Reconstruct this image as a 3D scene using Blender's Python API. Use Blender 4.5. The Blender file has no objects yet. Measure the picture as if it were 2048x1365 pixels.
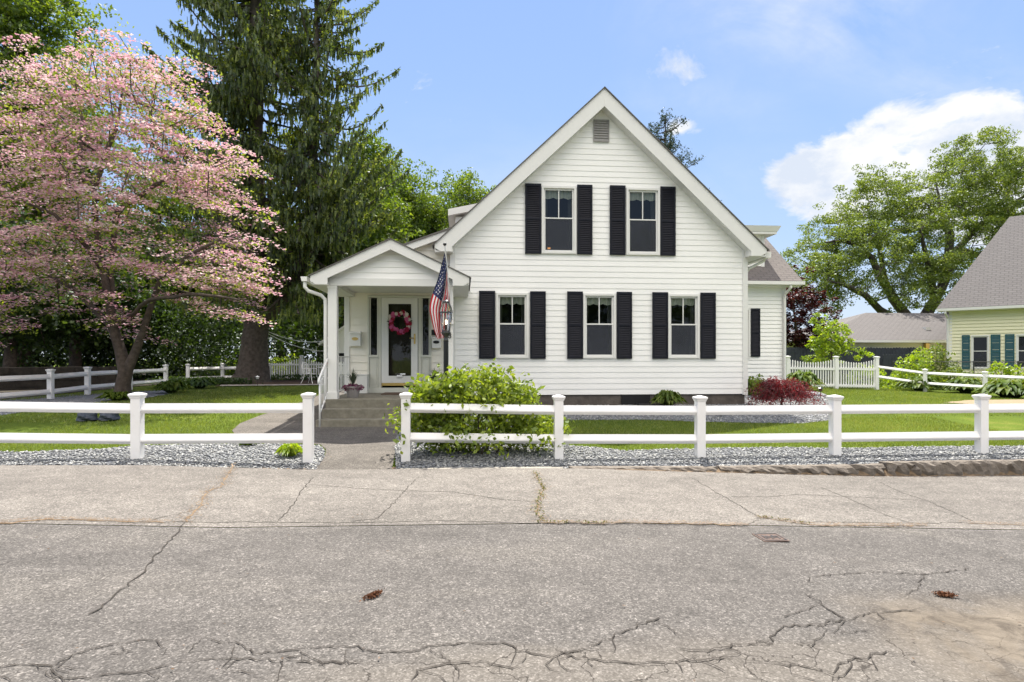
import bpy, bmesh, math, random
import numpy as np
from mathutils import Vector, Matrix
R = math.radians
C = bpy.context.scene.collection
random.seed(7); rng = np.random.default_rng(7)

# ------------------------------------------------------------------ camera, sky, sun, exposure
EYE = 1.45; F = 1200.0; TH = R(4.65); HZ = 718.0
cT, sT = math.cos(TH), math.sin(TH)
cam = bpy.data.cameras.new('camera'); co = bpy.data.objects.new('camera', cam); C.objects.link(co)
co.location = (0, 0, EYE); co.rotation_euler = (R(90), 0, -TH)
cam.sensor_width = 36; cam.lens = 36*F/2048; cam.shift_y = (HZ-682.5)/2048; cam.clip_end = 3000; cam.clip_start = .05
bpy.context.scene.camera = co
SUNV = Vector((.11, .58, 1.0)).normalized()
sc = bpy.context.scene
sc.view_settings.view_transform = 'Standard'; sc.view_settings.look = 'None'
sc.view_settings.exposure = 1.4; sc.view_settings.gamma = 1; sc.view_settings.use_curve_mapping = False
SUN_E = 4.2; SKY_S = .13

def N(t, typ, **kw):
    n = t.nodes.new(typ)
    for k, v in kw.items():
        if k.startswith('i_'):
            k2 = k[2:]; n.inputs[int(k2) if k2.isdigit() else k2.replace('_', ' ')].default_value = v
        else: setattr(n, k, v)
    return n
def L(t, a, b): t.links.new(a, b)
def math_(t, op, a, b=None, c=None, clamp=False):
    n = t.nodes.new('ShaderNodeMath'); n.operation = op; n.use_clamp = clamp
    for i, x in enumerate((a, b, c)):
        if x is None: continue
        if isinstance(x, (int, float)): n.inputs[i].default_value = x
        else: t.links.new(x, n.inputs[i])
    return n.outputs[0]
def mixc(t, fac, a, b, blend='MIX'):
    n = t.nodes.new('ShaderNodeMix'); n.data_type = 'RGBA'; n.blend_type = blend
    for i, x in ((0, fac), (6, a), (7, b)):
        if isinstance(x, (int, float)): n.inputs[i].default_value = x
        elif isinstance(x, tuple): n.inputs[i].default_value = (*x, 1)
        else: t.links.new(x, n.inputs[i])
    return n.outputs[2]
def ramp(t, fac, stops, mode='LINEAR'):
    n = t.nodes.new('ShaderNodeValToRGB'); n.color_ramp.interpolation = mode
    e = n.color_ramp.elements
    while len(e) < len(stops): e.new(.5)
    for k, (p, c) in enumerate(stops):
        e[k].position = p; e[k].color = (*c, 1) if isinstance(c, tuple) else (c, c, c, 1)
    t.links.new(fac, n.inputs[0]); return n.outputs[0]
def noise(t, vec, scale, detail=4, rough=.55, w=0):
    n = t.nodes.new('ShaderNodeTexNoise'); n.inputs['Scale'].default_value = scale
    n.inputs['Detail'].default_value = detail; n.inputs['Roughness'].default_value = rough
    n.inputs['Distortion'].default_value = w
    if vec is not None: t.links.new(vec, n.inputs['Vector'])
    return n.outputs['Fac']

wd = bpy.data.worlds.new('World'); sc.world = wd; wd.use_nodes = True
t = wd.node_tree; t.nodes.clear()
sky = N(t, 'ShaderNodeTexSky', sky_type='NISHITA', sun_disc=False, sun_elevation=math.asin(SUNV.z),
        sun_rotation=math.atan2(SUNV.x, SUNV.y), altitude=50, air_density=1.0, dust_density=.6, ozone_density=2.0)
tc = N(t, 'ShaderNodeTexCoord'); sp = N(t, 'ShaderNodeSeparateXYZ'); L(t, tc.outputs['Generated'], sp.inputs[0])
ay = math_(t, 'MAXIMUM', math_(t, 'ABSOLUTE', sp.outputs[1]), .05)
p_ = math_(t, 'DIVIDE', sp.outputs[0], ay); q_ = math_(t, 'DIVIDE', sp.outputs[2], ay)
mpv = N(t, 'ShaderNodeMapping'); L(t, tc.outputs['Generated'], mpv.inputs[0]); mpv.inputs['Scale'].default_value = (1, 1, 1.7)
n1 = noise(t, mpv.outputs[0], 6.5, 9, .6, .3); n2 = noise(t, mpv.outputs[0], 3.2, 7, .62, .6)
def blob(cx, cy, rx, ry, amp):
    a = math_(t, 'POWER', math_(t, 'MULTIPLY', math_(t, 'SUBTRACT', p_, cx), 1/rx), 2)
    b = math_(t, 'POWER', math_(t, 'MULTIPLY', math_(t, 'SUBTRACT', q_, cy), 1/ry), 2)
    return math_(t, 'MULTIPLY', math_(t, 'POWER', 2.718, math_(t, 'MULTIPLY', math_(t, 'ADD', a, b), -1)), amp)
cum = blob(.60, .31, .13, .075, 1.2)
for bb in ((.72, .33, .17, .075, 1.25), (.98, .36, .26, .11, 1.8), (.85, .28, .34, .07, 1.5), (.84, .35, .10, .07, 1.5), (.385, .395, .055, .022, 1.15), (.48, .315, .05, .02, .35), (1.4, .4, .3, .12, 1.0), (-1.6, .3, .5, .12, .9)):
    cum = math_(t, 'MAXIMUM', cum, blob(*bb))
cden = math_(t, 'MULTIPLY', math_(t, 'ADD', math_(t, 'SUBTRACT', cum, .52), math_(t, 'MULTIPLY', math_(t, 'SUBTRACT', n1, .5), 3.6)), 2.6, clamp=True)
wis = blob(.62, .60, .26, .10, 1.2)
for bb in ((.42, .44, .16, .06, .42), (.9, .5, .3, .06, .7), (.55, .68, .2, .08, .8), (.25, .30, .5, .10, .25)): wis = math_(t, 'MAXIMUM', wis, blob(*bb))
wden = math_(t, 'MULTIPLY', math_(t, 'MULTIPLY', math_(t, 'SUBTRACT', n2, .42), 3.0, clamp=True), math_(t, 'MULTIPLY', wis, .75), clamp=True)
den = math_(t, 'MAXIMUM', cden, wden)
shade = ramp(t, noise(t, mpv.outputs[0], 9, 7, .6), [(.38, (2.2, 2.42, 2.8)), (.56, (3.0, 3.02, 3.05))])
el = math_(t, 'MULTIPLY', sp.outputs[2], 1.0, clamp=True)
blue = ramp(t, el, [(0, (1.95, 2.2, 2.6)), (.18, (1.42, 1.92, 2.74)), (.34, (1.10, 1.66, 2.76)), (.6, (.88, 1.42, 2.7)), (1, (.7, 1.15, 2.3))])
skc = mixc(t, .93, sky.outputs[0], blue)
# bright broken cloud added unseen behind the street side to light the shaded front of the house
back = math_(t, 'MULTIPLY', math_(t, 'MULTIPLY', math_(t, 'MULTIPLY', sp.outputs[1], -3.0, clamp=True), math_(t, 'MULTIPLY', math_(t, 'SUBTRACT', sp.outputs[2], .30), 5, clamp=True)), math_(t, 'MULTIPLY', math_(t, 'SUBTRACT', n2, .36), 6, clamp=True))
skc2 = mixc(t, back, skc, (11.5, 10.6, 9.3))
bg = N(t, 'ShaderNodeBackground'); bg.inputs[1].default_value = SKY_S
L(t, mixc(t, den, skc2, shade), bg.inputs[0])
wo = N(t, 'ShaderNodeOutputWorld'); L(t, bg.outputs[0], wo.inputs[0])

sl = bpy.data.lights.new('sun', 'SUN'); sl.energy = SUN_E; sl.angle = R(.5); sl.color = (1, .94, .84)
so = bpy.data.objects.new('sun', sl); C.objects.link(so)
so.rotation_euler = SUNV.to_track_quat('Z', 'Y').to_euler()

# ------------------------------------------------------------------ measuring helpers
def ray(px): u = (px-1024)/F; return (u*cT+sT, cT-u*sT)
def pix(px, py, Y):                                 # point of the plane y = Y seen at that picture position
    dx, dy = ray(px); k = Y/dy
    return Vector((dx*k, Y, EYE-(py-HZ)/F*k))
def dep(px, Z, z=0):                                # point at camera distance Z
    dx, dy = ray(px); return Vector((dx*Z, dy*Z, z))
def gz(X, Y):
    X = np.asarray(X, float); Y = np.asarray(Y, float)
    s = np.interp(X, [-60, -5.7, -4, -2, 1.3, 3.2, 5.7, 8, 60], [1.0, .137, .115, .03, 0, -.08, -.175, -.2, -.9])
    b = np.interp(X, [-30, -4.9, -2.5, 30], [.22, .10, 0, 0])*np.interp(Y, [9, 13], [1, 0])
    y = b + np.interp(Y, [8.2, 8.6, 9.1, 11.3, 14, 30, 60], [-.05, 0, .035, .14, .31, .38, .45]) - np.interp(X, [11, 18], [0, .17])*np.interp(Y, [11, 18], [0, 1])
    k = np.clip((Y-7.85)/.13, 0, 1)
    return s*(1-k)+y*k
def gp(px, py):                                     # point of the ground seen at that picture position
    dx, dy = ray(px); m = (py-HZ)/F; lo, hi = 1.5, 60
    for _ in range(40):
        k = (lo+hi)/2
        if EYE-m*k > float(gz(dx*k, dy*k)): lo = k
        else: hi = k
    return Vector((dx*lo, dy*lo, float(gz(dx*lo, dy*lo))))
def G(X, Y): return float(gz(X, Y))

# ------------------------------------------------------------------ mesh helpers
class MB:
    def __init__(s, M=None): s.v = []; s.f = []; s.m = []; s.M = M
    def add(s, vs, fs, m=0):
        k = len(s.v)
        for v in vs:
            v = Vector(v); s.v.append(tuple(s.M @ v) if s.M else tuple(v))
        for f in fs: s.f.append(tuple(i+k for i in f)); s.m.append(m)
    def box(s, x0, x1, y0, y1, z0, z1, m=0):
        s.add([(x0,y0,z0),(x1,y0,z0),(x1,y1,z0),(x0,y1,z0),(x0,y0,z1),(x1,y0,z1),(x1,y1,z1),(x0,y1,z1)],
              [(0,3,2,1),(4,5,6,7),(0,1,5,4),(1,2,6,5),(2,3,7,6),(3,0,4,7)], m)
    def hexa(s, lo, hi, m=0):                       # two quads joined
        s.add(list(lo)+list(hi), [(3,2,1,0),(4,5,6,7),(0,1,5,4),(1,2,6,5),(2,3,7,6),(3,0,4,7)], m)
    def prism(s, pts, y0, y1, m=0):                 # xz outline pushed through y
        n = len(pts)
        s.add([(x,y0,z) for x,z in pts]+[(x,y1,z) for x,z in pts],
              [tuple(range(n)), tuple(range(2*n-1,n-1,-1))]+[(i,(i+1)%n+0,(i+1)%n+n,i+n)[::-1] for i in range(n)], m)
    def tube(s, pts, rs, n=8, m=0, caps=True):
        pts = [Vector(p) for p in pts]
        if not hasattr(rs, '__len__'): rs = [rs]*len(pts)
        rings = []; k = len(s.v); ref = None
        for i, p in enumerate(pts):
            d = (pts[min(i+1, len(pts)-1)]-pts[max(i-1, 0)])
            d = d.normalized() if d.length > 1e-9 else Vector((0,0,1))
            if ref is None: ref = Vector((1,0,0)) if abs(d.x) < .8 else Vector((0,1,0))
            a = (ref - d*ref.dot(d)).normalized(); b = d.cross(a); ref = a
            for j in range(n):
                w = 2*math.pi*j/n; q = p+(a*math.cos(w)+b*math.sin(w))*rs[i]
                s.v.append(tuple(s.M @ q) if s.M else tuple(q))
        for i in range(len(pts)-1):
            for j in range(n):
                s.f.append((k+i*n+j, k+i*n+(j+1)%n, k+(i+1)*n+(j+1)%n, k+(i+1)*n+j)); s.m.append(m)
        if caps:
            s.f.append(tuple(k+j for j in range(n))[::-1]); s.m.append(m)
            s.f.append(tuple(k+(len(pts)-1)*n+j for j in range(n))); s.m.append(m)
    def lathe(s, c, prof, n=16, m=0, sq=False, rot=0):
        c = Vector(c); pts = []
        k = len(s.v)
        for r, z in prof:
            for j in range(n):
                w = 2*math.pi*j/n+rot; q = c+Vector((r*math.cos(w), r*math.sin(w), z))
                s.v.append(tuple(s.M @ q) if s.M else tuple(q))
        for i in range(len(prof)-1):
            for j in range(n):
                s.f.append((k+i*n+j, k+i*n+(j+1)%n, k+(i+1)*n+(j+1)%n, k+(i+1)*n+j)); s.m.append(m)
        s.f.append(tuple(k+j for j in range(n))[::-1]); s.m.append(m)
        s.f.append(tuple(k+(len(prof)-1)*n+j for j in range(n))); s.m.append(m)
    def ball(s, c, r, n=10, m=0, sz=(1,1,1)):
        k = max(4, n//2)
        c = Vector(c); b = len(s.v)
        for i in range(k+1):
            a = math.pi*i/k
            for j in range(n):
                w = 2*math.pi*j/n
                q = c+Vector((r*sz[0]*math.sin(a)*math.cos(w), r*sz[1]*math.sin(a)*math.sin(w), -r*sz[2]*math.cos(a)))
                s.v.append(tuple(s.M @ q) if s.M else tuple(q))
        for i in range(k):
            for j in range(n): s.f.append((b+i*n+j, b+i*n+(j+1)%n, b+(i+1)*n+(j+1)%n, b+(i+1)*n+j)); s.m.append(m)
    def build(s, name, mats, parent=None, smooth=False, bevel=0, kind=None, fixn=False):
        me = bpy.data.meshes.new(name); me.from_pydata(s.v, [], s.f)
        if not isinstance(mats, (list, tuple)): mats = [mats]
        for q in mats: me.materials.append(q)
        if len(mats) > 1: me.polygons.foreach_set('material_index', s.m)
        if smooth: me.polygons.foreach_set('use_smooth', [True]*len(me.polygons))
        me.validate()
        if fixn:
            bm = bmesh.new(); bm.from_mesh(me); bmesh.ops.recalc_face_normals(bm, faces=bm.faces); bm.to_mesh(me); bm.free()
        me.update()
        return link(name, me, parent, bevel, kind)
def link(name, me, parent=None, bevel=0, kind=None):
    o = bpy.data.objects.new(name, me); C.objects.link(o)
    if parent is not None:
        o.parent = parent
        if parent.type == 'EMPTY': o.location = -parent.location
    if bevel:
        b = o.modifiers.new('bevel', 'BEVEL'); b.width = bevel; b.segments = 2; b.limit_method = 'ANGLE'
    if kind: o['kind'] = kind
    return o
def thing(name, label, cat, loc=(0,0,0), group=None):
    o = bpy.data.objects.new(name, None); C.objects.link(o); o.location = loc; o.empty_display_size = .2
    return tag(o, label, cat, group)
def tag(o, label, cat, group=None):
    o['label'] = label; o['category'] = cat
    if group: o['group'] = group
    return o
def dup(root, loc, rz=0, sc_=1.0, label=None, group=None):
    r = root.copy(); C.objects.link(r); r.location = loc; r.rotation_euler = (0,0,rz); r.scale = (sc_,)*3
    if label: r['label'] = label
    if group: r['group'] = group
    for ch in list(root.children):
        c = ch.copy(); C.objects.link(c); c.parent = r
        for g in ch.children:
            d = g.copy(); C.objects.link(d); d.parent = c
    return r
def npmesh(name, V, Fc, mats, parent=None, mi=None, smooth=False, kind=None):
    me = bpy.data.meshes.new(name); V = np.asarray(V, np.float32); Fc = np.asarray(Fc, np.int32)
    n, k = Fc.shape
    me.vertices.add(len(V)); me.vertices.foreach_set('co', V.ravel())
    me.loops.add(n*k); me.loops.foreach_set('vertex_index', Fc.ravel())
    me.polygons.add(n); me.polygons.foreach_set('loop_start', np.arange(0, n*k, k, dtype=np.int32))
    if not isinstance(mats, (list, tuple)): mats = [mats]
    for q in mats: me.materials.append(q)
    if mi is not None: me.polygons.foreach_set('material_index', np.asarray(mi, np.int32))
    if smooth: me.polygons.foreach_set('use_smooth', np.ones(n, bool))
    me.update(calc_edges=True)
    return link(name, me, parent, 0, kind)
def unit(a): return a/np.maximum(np.linalg.norm(a, axis=1, keepdims=True), 1e-9)
def leafquads(P, size, flat=0.0, asp=.5, droop=0, r=rng):
    n = len(P); size = np.broadcast_to(np.asarray(size, float), (n,))
    nr = unit(r.normal(size=(n, 3))); nr = unit(nr*(1-flat)+np.array([0, 0, 1.])*flat*1.6)
    a = unit(np.cross(nr, r.normal(size=(n, 3)))); a[:, 2] -= droop; a = unit(a); b = unit(np.cross(nr, a))
    S = size[:, None]
    V = np.stack([P-a*S*.5, P+b*S*asp*.5-a*S*.05, P+a*S*.5, P-b*S*asp*.5-a*S*.05], 1).reshape(-1, 3)
    return V, np.arange(4*n).reshape(n, 4)

# ------------------------------------------------------------------ materials
def mat(name, build):
    m = bpy.data.materials.new(name); m.use_nodes = True; t = m.node_tree; t.nodes.clear()
    out = N(t, 'ShaderNodeOutputMaterial'); build(t, out); return m
def pbr(name, col, rough=.6, metal=0, var=.12, scale=6, bump=0, bscale=40, spec=.4, dirt=None, coat=0):
    def b(t, out):
        s = N(t, 'ShaderNodeBsdfPrincipled'); s.inputs['Roughness'].default_value = rough
        s.inputs['Metallic'].default_value = metal; s.inputs['Specular IOR Level'].default_value = spec
        s.inputs['Coat Weight'].default_value = coat
        c = N(t, 'ShaderNodeTexCoord')
        nz = noise(t, c.outputs['Object'], scale, 5, .6)
        k = ramp(t, nz, [(.3, tuple(x*(1-var) for x in col)), (.7, tuple(min(1, x*(1+var*.5)) for x in col))])
        if dirt:
            nd = noise(t, c.outputs['Object'], dirt[1], 6, .65)
            k = mixc(t, math_(t, 'MULTIPLY', math_(t, 'SUBTRACT', nd, .52), dirt[2], clamp=True), k, dirt[0])
        L(t, k, s.inputs['Base Color'])
        if bump:
            bn = N(t, 'ShaderNodeBump'); bn.inputs['Strength'].default_value = bump; bn.inputs['Distance'].default_value = .02
            L(t, noise(t, c.outputs['Object'], bscale, 5, .6), bn.inputs['Height']); L(t, bn.outputs[0], s.inputs['Normal'])
        L(t, s.outputs[0], out.inputs[0])
    return mat(name, b)
def leafm(name, cols, tr=.38, nscale=1.2, trc=None, rough=.5, gl=.04):
    def b(t, out):
        g = N(t, 'ShaderNodeNewGeometry'); c = N(t, 'ShaderNodeTexCoord')
        f = math_(t, 'ADD', math_(t, 'MULTIPLY', g.outputs['Random Per Island'], .65), math_(t, 'MULTIPLY', math_(t, 'SUBTRACT', noise(t, c.outputs['Object'], nscale, 3), .5), 1.3), clamp=True)
        f = math_(t, 'ADD', f, .12, clamp=True)
        n = len(cols); k = ramp(t, f, [(i/(n-1), q) for i, q in enumerate(cols)])
        d = N(t, 'ShaderNodeBsdfDiffuse'); L(t, k, d.inputs[0])
        tl = N(t, 'ShaderNodeBsdfTranslucent'); L(t, mixc(t, 1, k, trc or (1.5, 1.45, .7), 'MULTIPLY'), tl.inputs[0])
        m1 = N(t, 'ShaderNodeMixShader', i_0=tr); L(t, d.outputs[0], m1.inputs[1]); L(t, tl.outputs[0], m1.inputs[2])
        gs = N(t, 'ShaderNodeBsdfGlossy'); gs.inputs['Roughness'].default_value = rough; gs.inputs[0].default_value = (.9, .95, 1, 1)
        m2 = N(t, 'ShaderNodeMixShader', i_0=gl); L(t, m1.outputs[0], m2.inputs[1]); L(t, gs.outputs[0], m2.inputs[2])
        L(t, m2.outputs[0], out.inputs[0])
    return mat(name, b)
M = {}
M['siding'] = pbr('vinyl_siding', (.835, .828, .80), .5, var=.035, scale=1.2, dirt=((.55, .53, .47), .9, .35))
M['siding_shade_tint'] = pbr('porch_siding', (.83, .79, .70), .5, var=.03, scale=2)  # house siding with the porch's warm shade put into its colour
M['trim'] = pbr('white_trim', (.70, .695, .665), .4, var=.03, scale=3, dirt=((.55, .54, .5), 2.2, .3))
M['vinyl'] = pbr('white_vinyl', (.80, .79, .78), .35, var=.03, scale=3, dirt=((.55, .52, .44), 5, .8))
M['doorpaint'] = pbr('door_paint', (.60, .60, .53), .45, var=.04)
M['shutter'] = pbr('black_shutter', (.009, .010, .017), .5, var=.2, scale=5, spec=.2)
M['teal'] = pbr('teal_shutter', (.01, .085, .105), .5, var=.1)
M['black'] = pbr('black_metal', (.012, .012, .014), .35, var=.2)
M['grey_metal'] = pbr('weathered_metal', (.07, .07, .072), .4, .6, var=.2, scale=25)
M['galv'] = pbr('grey_vent', (.30, .29, .28), .6, var=.15, scale=12)
M['foundation'] = pbr('foundation_stone', (.105, .09, .078), .9, var=.35, scale=5, bump=.6, bscale=14)
M['concrete'] = pbr('aged_concrete', (.20, .185, .145), .9, var=.3, scale=9, bump=.5, bscale=70, dirt=((.09, .085, .06), 3, 1.6))
M['kerbconc'] = pbr('pale_concrete', (.27, .25, .215), .9, var=.2, scale=9, bump=.4, bscale=60, dirt=((.13, .12, .10), 3, 1.3))
M['granite'] = pbr('rough_granite', (.17, .145, .12), .9, var=.4, scale=10, bump=1, bscale=26, dirt=((.07, .052, .038), 3, 2.2))
M['edge'] = pbr('roof_edge', (.13, .122, .115), .9)
M['brick'] = pbr('red_base', (.20, .045, .03), .8, var=.3, scale=12)
M['yellow'] = pbr('yellow_siding', (.74, .71, .50), .5, var=.04, scale=2)
M['blackwood'] = pbr('dark_board', (.028, .035, .045), .8, var=.35, scale=6)
M['bark'] = pbr('bark', (.085, .065, .052), .9, var=.5, scale=9, bump=1, bscale=16)
M['barkd'] = pbr('spruce_bark', (.085, .07, .06), .95, var=.5, scale=7, bump=1, bscale=13)
M['barkg'] = pbr('grey_bark', (.085, .072, .062), .9, var=.4, scale=8, bump=.8, bscale=16)
M['terracotta'] = pbr('grey_pot', (.26, .24, .23), .8, var=.15)
M['brass'] = pbr('brass', (.62, .44, .16), .3, .85, var=.12)
M['dark'] = pbr('dark_room', (.012, .012, .013), .9, var=.2)
M['curtain'] = pbr('lace_valance', (.62, .64, .55), .8, var=.12, scale=30)
M['mat'] = pbr('door_mat', (.10, .06, .04), .95, var=.4, scale=40)
M['paper'] = pbr('white_paper', (.8, .8, .8), .7)
M['bluestone'] = pbr('dark_boulder', (.045, .055, .075), .6, var=.4, scale=9, bump=.6, bscale=12)
M['flag'] = pbr('flagstone', (.33, .30, .26), .9, var=.3, scale=4)
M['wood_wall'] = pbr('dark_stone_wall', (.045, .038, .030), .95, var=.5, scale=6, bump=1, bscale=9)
M['rust'] = pbr('rusty_iron', (.11, .075, .062), .8, .2, var=.35, scale=30)
M['cone'] = pbr('brown_husk', (.15, .062, .028), .95, var=.4, scale=60)
M['red'] = pbr('flag_red', (.50, .014, .028), .7, var=.05)
M['white'] = pbr('flag_white', (.78, .77, .76), .7, var=.03)
M['navy'] = pbr('flag_blue', (.020, .028, .095), .7, var=.08)
def glassm(name, tint, refl=.12):
    def b(t, out):
        fr = N(t, 'ShaderNodeFresnel', i_IOR=1.5)
        tr = N(t, 'ShaderNodeBsdfTransparent'); tr.inputs[0].default_value = (*tint, 1)
        gl = N(t, 'ShaderNodeBsdfGlossy'); gl.inputs['Roughness'].default_value = .02; gl.inputs[0].default_value = (1, 1, 1, 1)
        m = N(t, 'ShaderNodeMixShader'); L(t, math_(t, 'MULTIPLY', fr.outputs[0], refl, clamp=True), m.inputs[0])
        c = N(t, 'ShaderNodeTexCoord'); bn = N(t, 'ShaderNodeBump', i_Strength=.02); bn.inputs['Distance'].default_value = .05
        L(t, noise(t, c.outputs['Object'], 2.5, 2), bn.inputs['Height']); L(t, bn.outputs[0], gl.inputs['Normal'])
        L(t, tr.outputs[0], m.inputs[1]); L(t, gl.outputs[0], m.inputs[2]); L(t, m.outputs[0], out.inputs[0])
    return mat(name, b)
M['glass'] = glassm('window_glass', (.75, .78, .76), .9)
M['screen'] = glassm('screened_glass', (.35, .36, .36), .8)
M['lampglass'] = glassm('lantern_glass', (.95, .95, .92), .5)
def scrn(t, out):
    tr = N(t, 'ShaderNodeBsdfTransparent'); df = N(t, 'ShaderNodeBsdfDiffuse'); df.inputs[0].default_value = (.07, .075, .09, 1)
    m = N(t, 'ShaderNodeMixShader', i_0=.55); L(t, tr.outputs[0], m.inputs[1]); L(t, df.outputs[0], m.inputs[2]); L(t, m.outputs[0], out.inputs[0])
M['mesh'] = mat('insect_screen', scrn)
def emit(name, col, s):
    def b(t, out):
        e = N(t, 'ShaderNodeEmission'); e.inputs[0].default_value = (*col, 1); e.inputs[1].default_value = s; L(t, e.outputs[0], out.inputs[0])
    return mat(name, b)
M['bulb'] = emit('lit_bulb', (1, .78, .48), 3.0)
M['candle'] = emit('lit_candle', (1, .42, .12), .8)
# shingles: rows and tabs with offset tints
def shingle(name, c1, c2, rows=7.0):
    def b(t, out):
        c = N(t, 'ShaderNodeTexCoord'); br = N(t, 'ShaderNodeTexBrick', offset=.5)
        br.inputs['Color1'].default_value = (*c1, 1); br.inputs['Color2'].default_value = (*c2, 1)
        br.inputs['Mortar'].default_value = tuple(x*.45 for x in c1)+(1,)
        br.inputs['Scale'].default_value = 1; br.inputs['Brick Width'].default_value = .3; br.inputs['Row Height'].default_value = 1/rows
        br.inputs['Mortar Size'].default_value = .018; br.inputs['Bias'].default_value = 0
        L(t, c.outputs['UV'], br.inputs['Vector'])
        k = mixc(t, math_(t, 'MULTIPLY', noise(t, c.outputs['UV'], 3, 6, .7), .6), br.outputs[0], tuple(x*.6 for x in c2))
        k = mixc(t, .35, k, ramp(t, noise(t, c.outputs['UV'], 120, 2), [(.3, tuple(x*.5 for x in c1)), (.7, tuple(x*1.7 for x in c2))]))
        s = N(t, 'ShaderNodeBsdfPrincipled', i_Roughness=.95); L(t, k, s.inputs['Base Color'])
        bn = N(t, 'ShaderNodeBump', i_Strength=.8); bn.inputs['Distance'].default_value = .02
        L(t, math_(t, 'SUBTRACT', 1, br.outputs['Fac']), bn.inputs['Height']); L(t, bn.outputs[0], s.inputs['Normal'])
        L(t, s.outputs[0], out.inputs[0])
    return mat(name, b)
M['shingle'] = shingle('roof_shingle', (.12, .105, .10), (.165, .145, .135))
M['shingle2'] = shingle('grey_shingle', (.115, .105, .105), (.15, .14, .138))
# leaves
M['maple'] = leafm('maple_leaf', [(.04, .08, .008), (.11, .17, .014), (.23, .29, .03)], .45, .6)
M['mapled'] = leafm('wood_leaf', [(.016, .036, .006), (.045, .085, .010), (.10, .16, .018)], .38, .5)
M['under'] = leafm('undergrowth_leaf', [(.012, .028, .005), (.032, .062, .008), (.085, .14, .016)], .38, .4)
M['oak'] = leafm('oak_leaf', [(.07, .11, .016), (.15, .205, .03), (.26, .315, .06)], .42, .5, (1.35, 1.3, .7))
M['spruce'] = leafm('spruce_needle', [(.016, .030, .010), (.085, .125, .024), (.29, .33, .055)], .40, 1.1)  # bright end of the ramp paints sunlit clumps into the needles
M['pine'] = leafm('pine_needle', [(.02, .04, .02), (.04, .065, .04), (.08, .11, .06)], .15, 1)
M['dogleaf'] = leafm('dogwood_leaf', [(.10, .16, .015), (.20, .26, .025), (.32, .36, .05)], .48, 1)
M['blossom'] = leafm('dogwood_blossom', [(.52, .22, .31), (.65, .38, .43), (.73, .54, .54), (.74, .67, .57)], .36, .8, (1.0, 1.0, 1.05))
M['shrub'] = leafm('shrub_leaf', [(.08, .13, .015), (.20, .27, .025), (.36, .42, .05)], .45, 1.6, (1.4, 1.35, .6), gl=.03)
M['hosta'] = leafm('hosta_leaf', [(.035, .07, .010), (.085, .13, .016), (.17, .20, .035)], .35, 3, gl=.015)
M['hostav'] = leafm('pale_edged_leaf', [(.04, .075, .012), (.10, .14, .024), (.21, .24, .07)], .3, 9, gl=.015)
M['lime'] = leafm('lime_leaf', [(.14, .22, .015), (.26, .36, .02), (.42, .48, .04)], .45, 2, (1.3, 1.3, .5))
M['redmaple'] = leafm('purple_maple_leaf', [(.022, .009, .010), (.06, .014, .015), (.12, .028, .024)], .3, 1, (1.3, .8, .7))
M['laceleaf'] = leafm('laceleaf_maple', [(.07, .008, .012), (.17, .014, .020), (.30, .035, .035)], .35, 2, (1.4, .7, .7))
M['grass'] = leafm('grass_blade', [(.078, .122, .013), (.148, .195, .023), (.27, .28, .06)], .35, .4)
M['drygrass'] = leafm('dry_needles', [(.12, .07, .033), (.19, .115, .058), (.26, .19, .10)], .1, 4, (1, 1, 1))
M['weed'] = leafm('crack_weed', [(.07, .09, .015), (.14, .15, .03), (.25, .20, .06)], .2, 4)
M['spike'] = leafm('spike_leaf', [(.02, .035, .02), (.04, .06, .035), (.08, .10, .06)], .2, 3)
M['petunia'] = leafm('petunia', [(.10, .02, .05), (.22, .05, .12), (.08, .10, .03)], .3, 20, (1.2, .9, 1))
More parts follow.
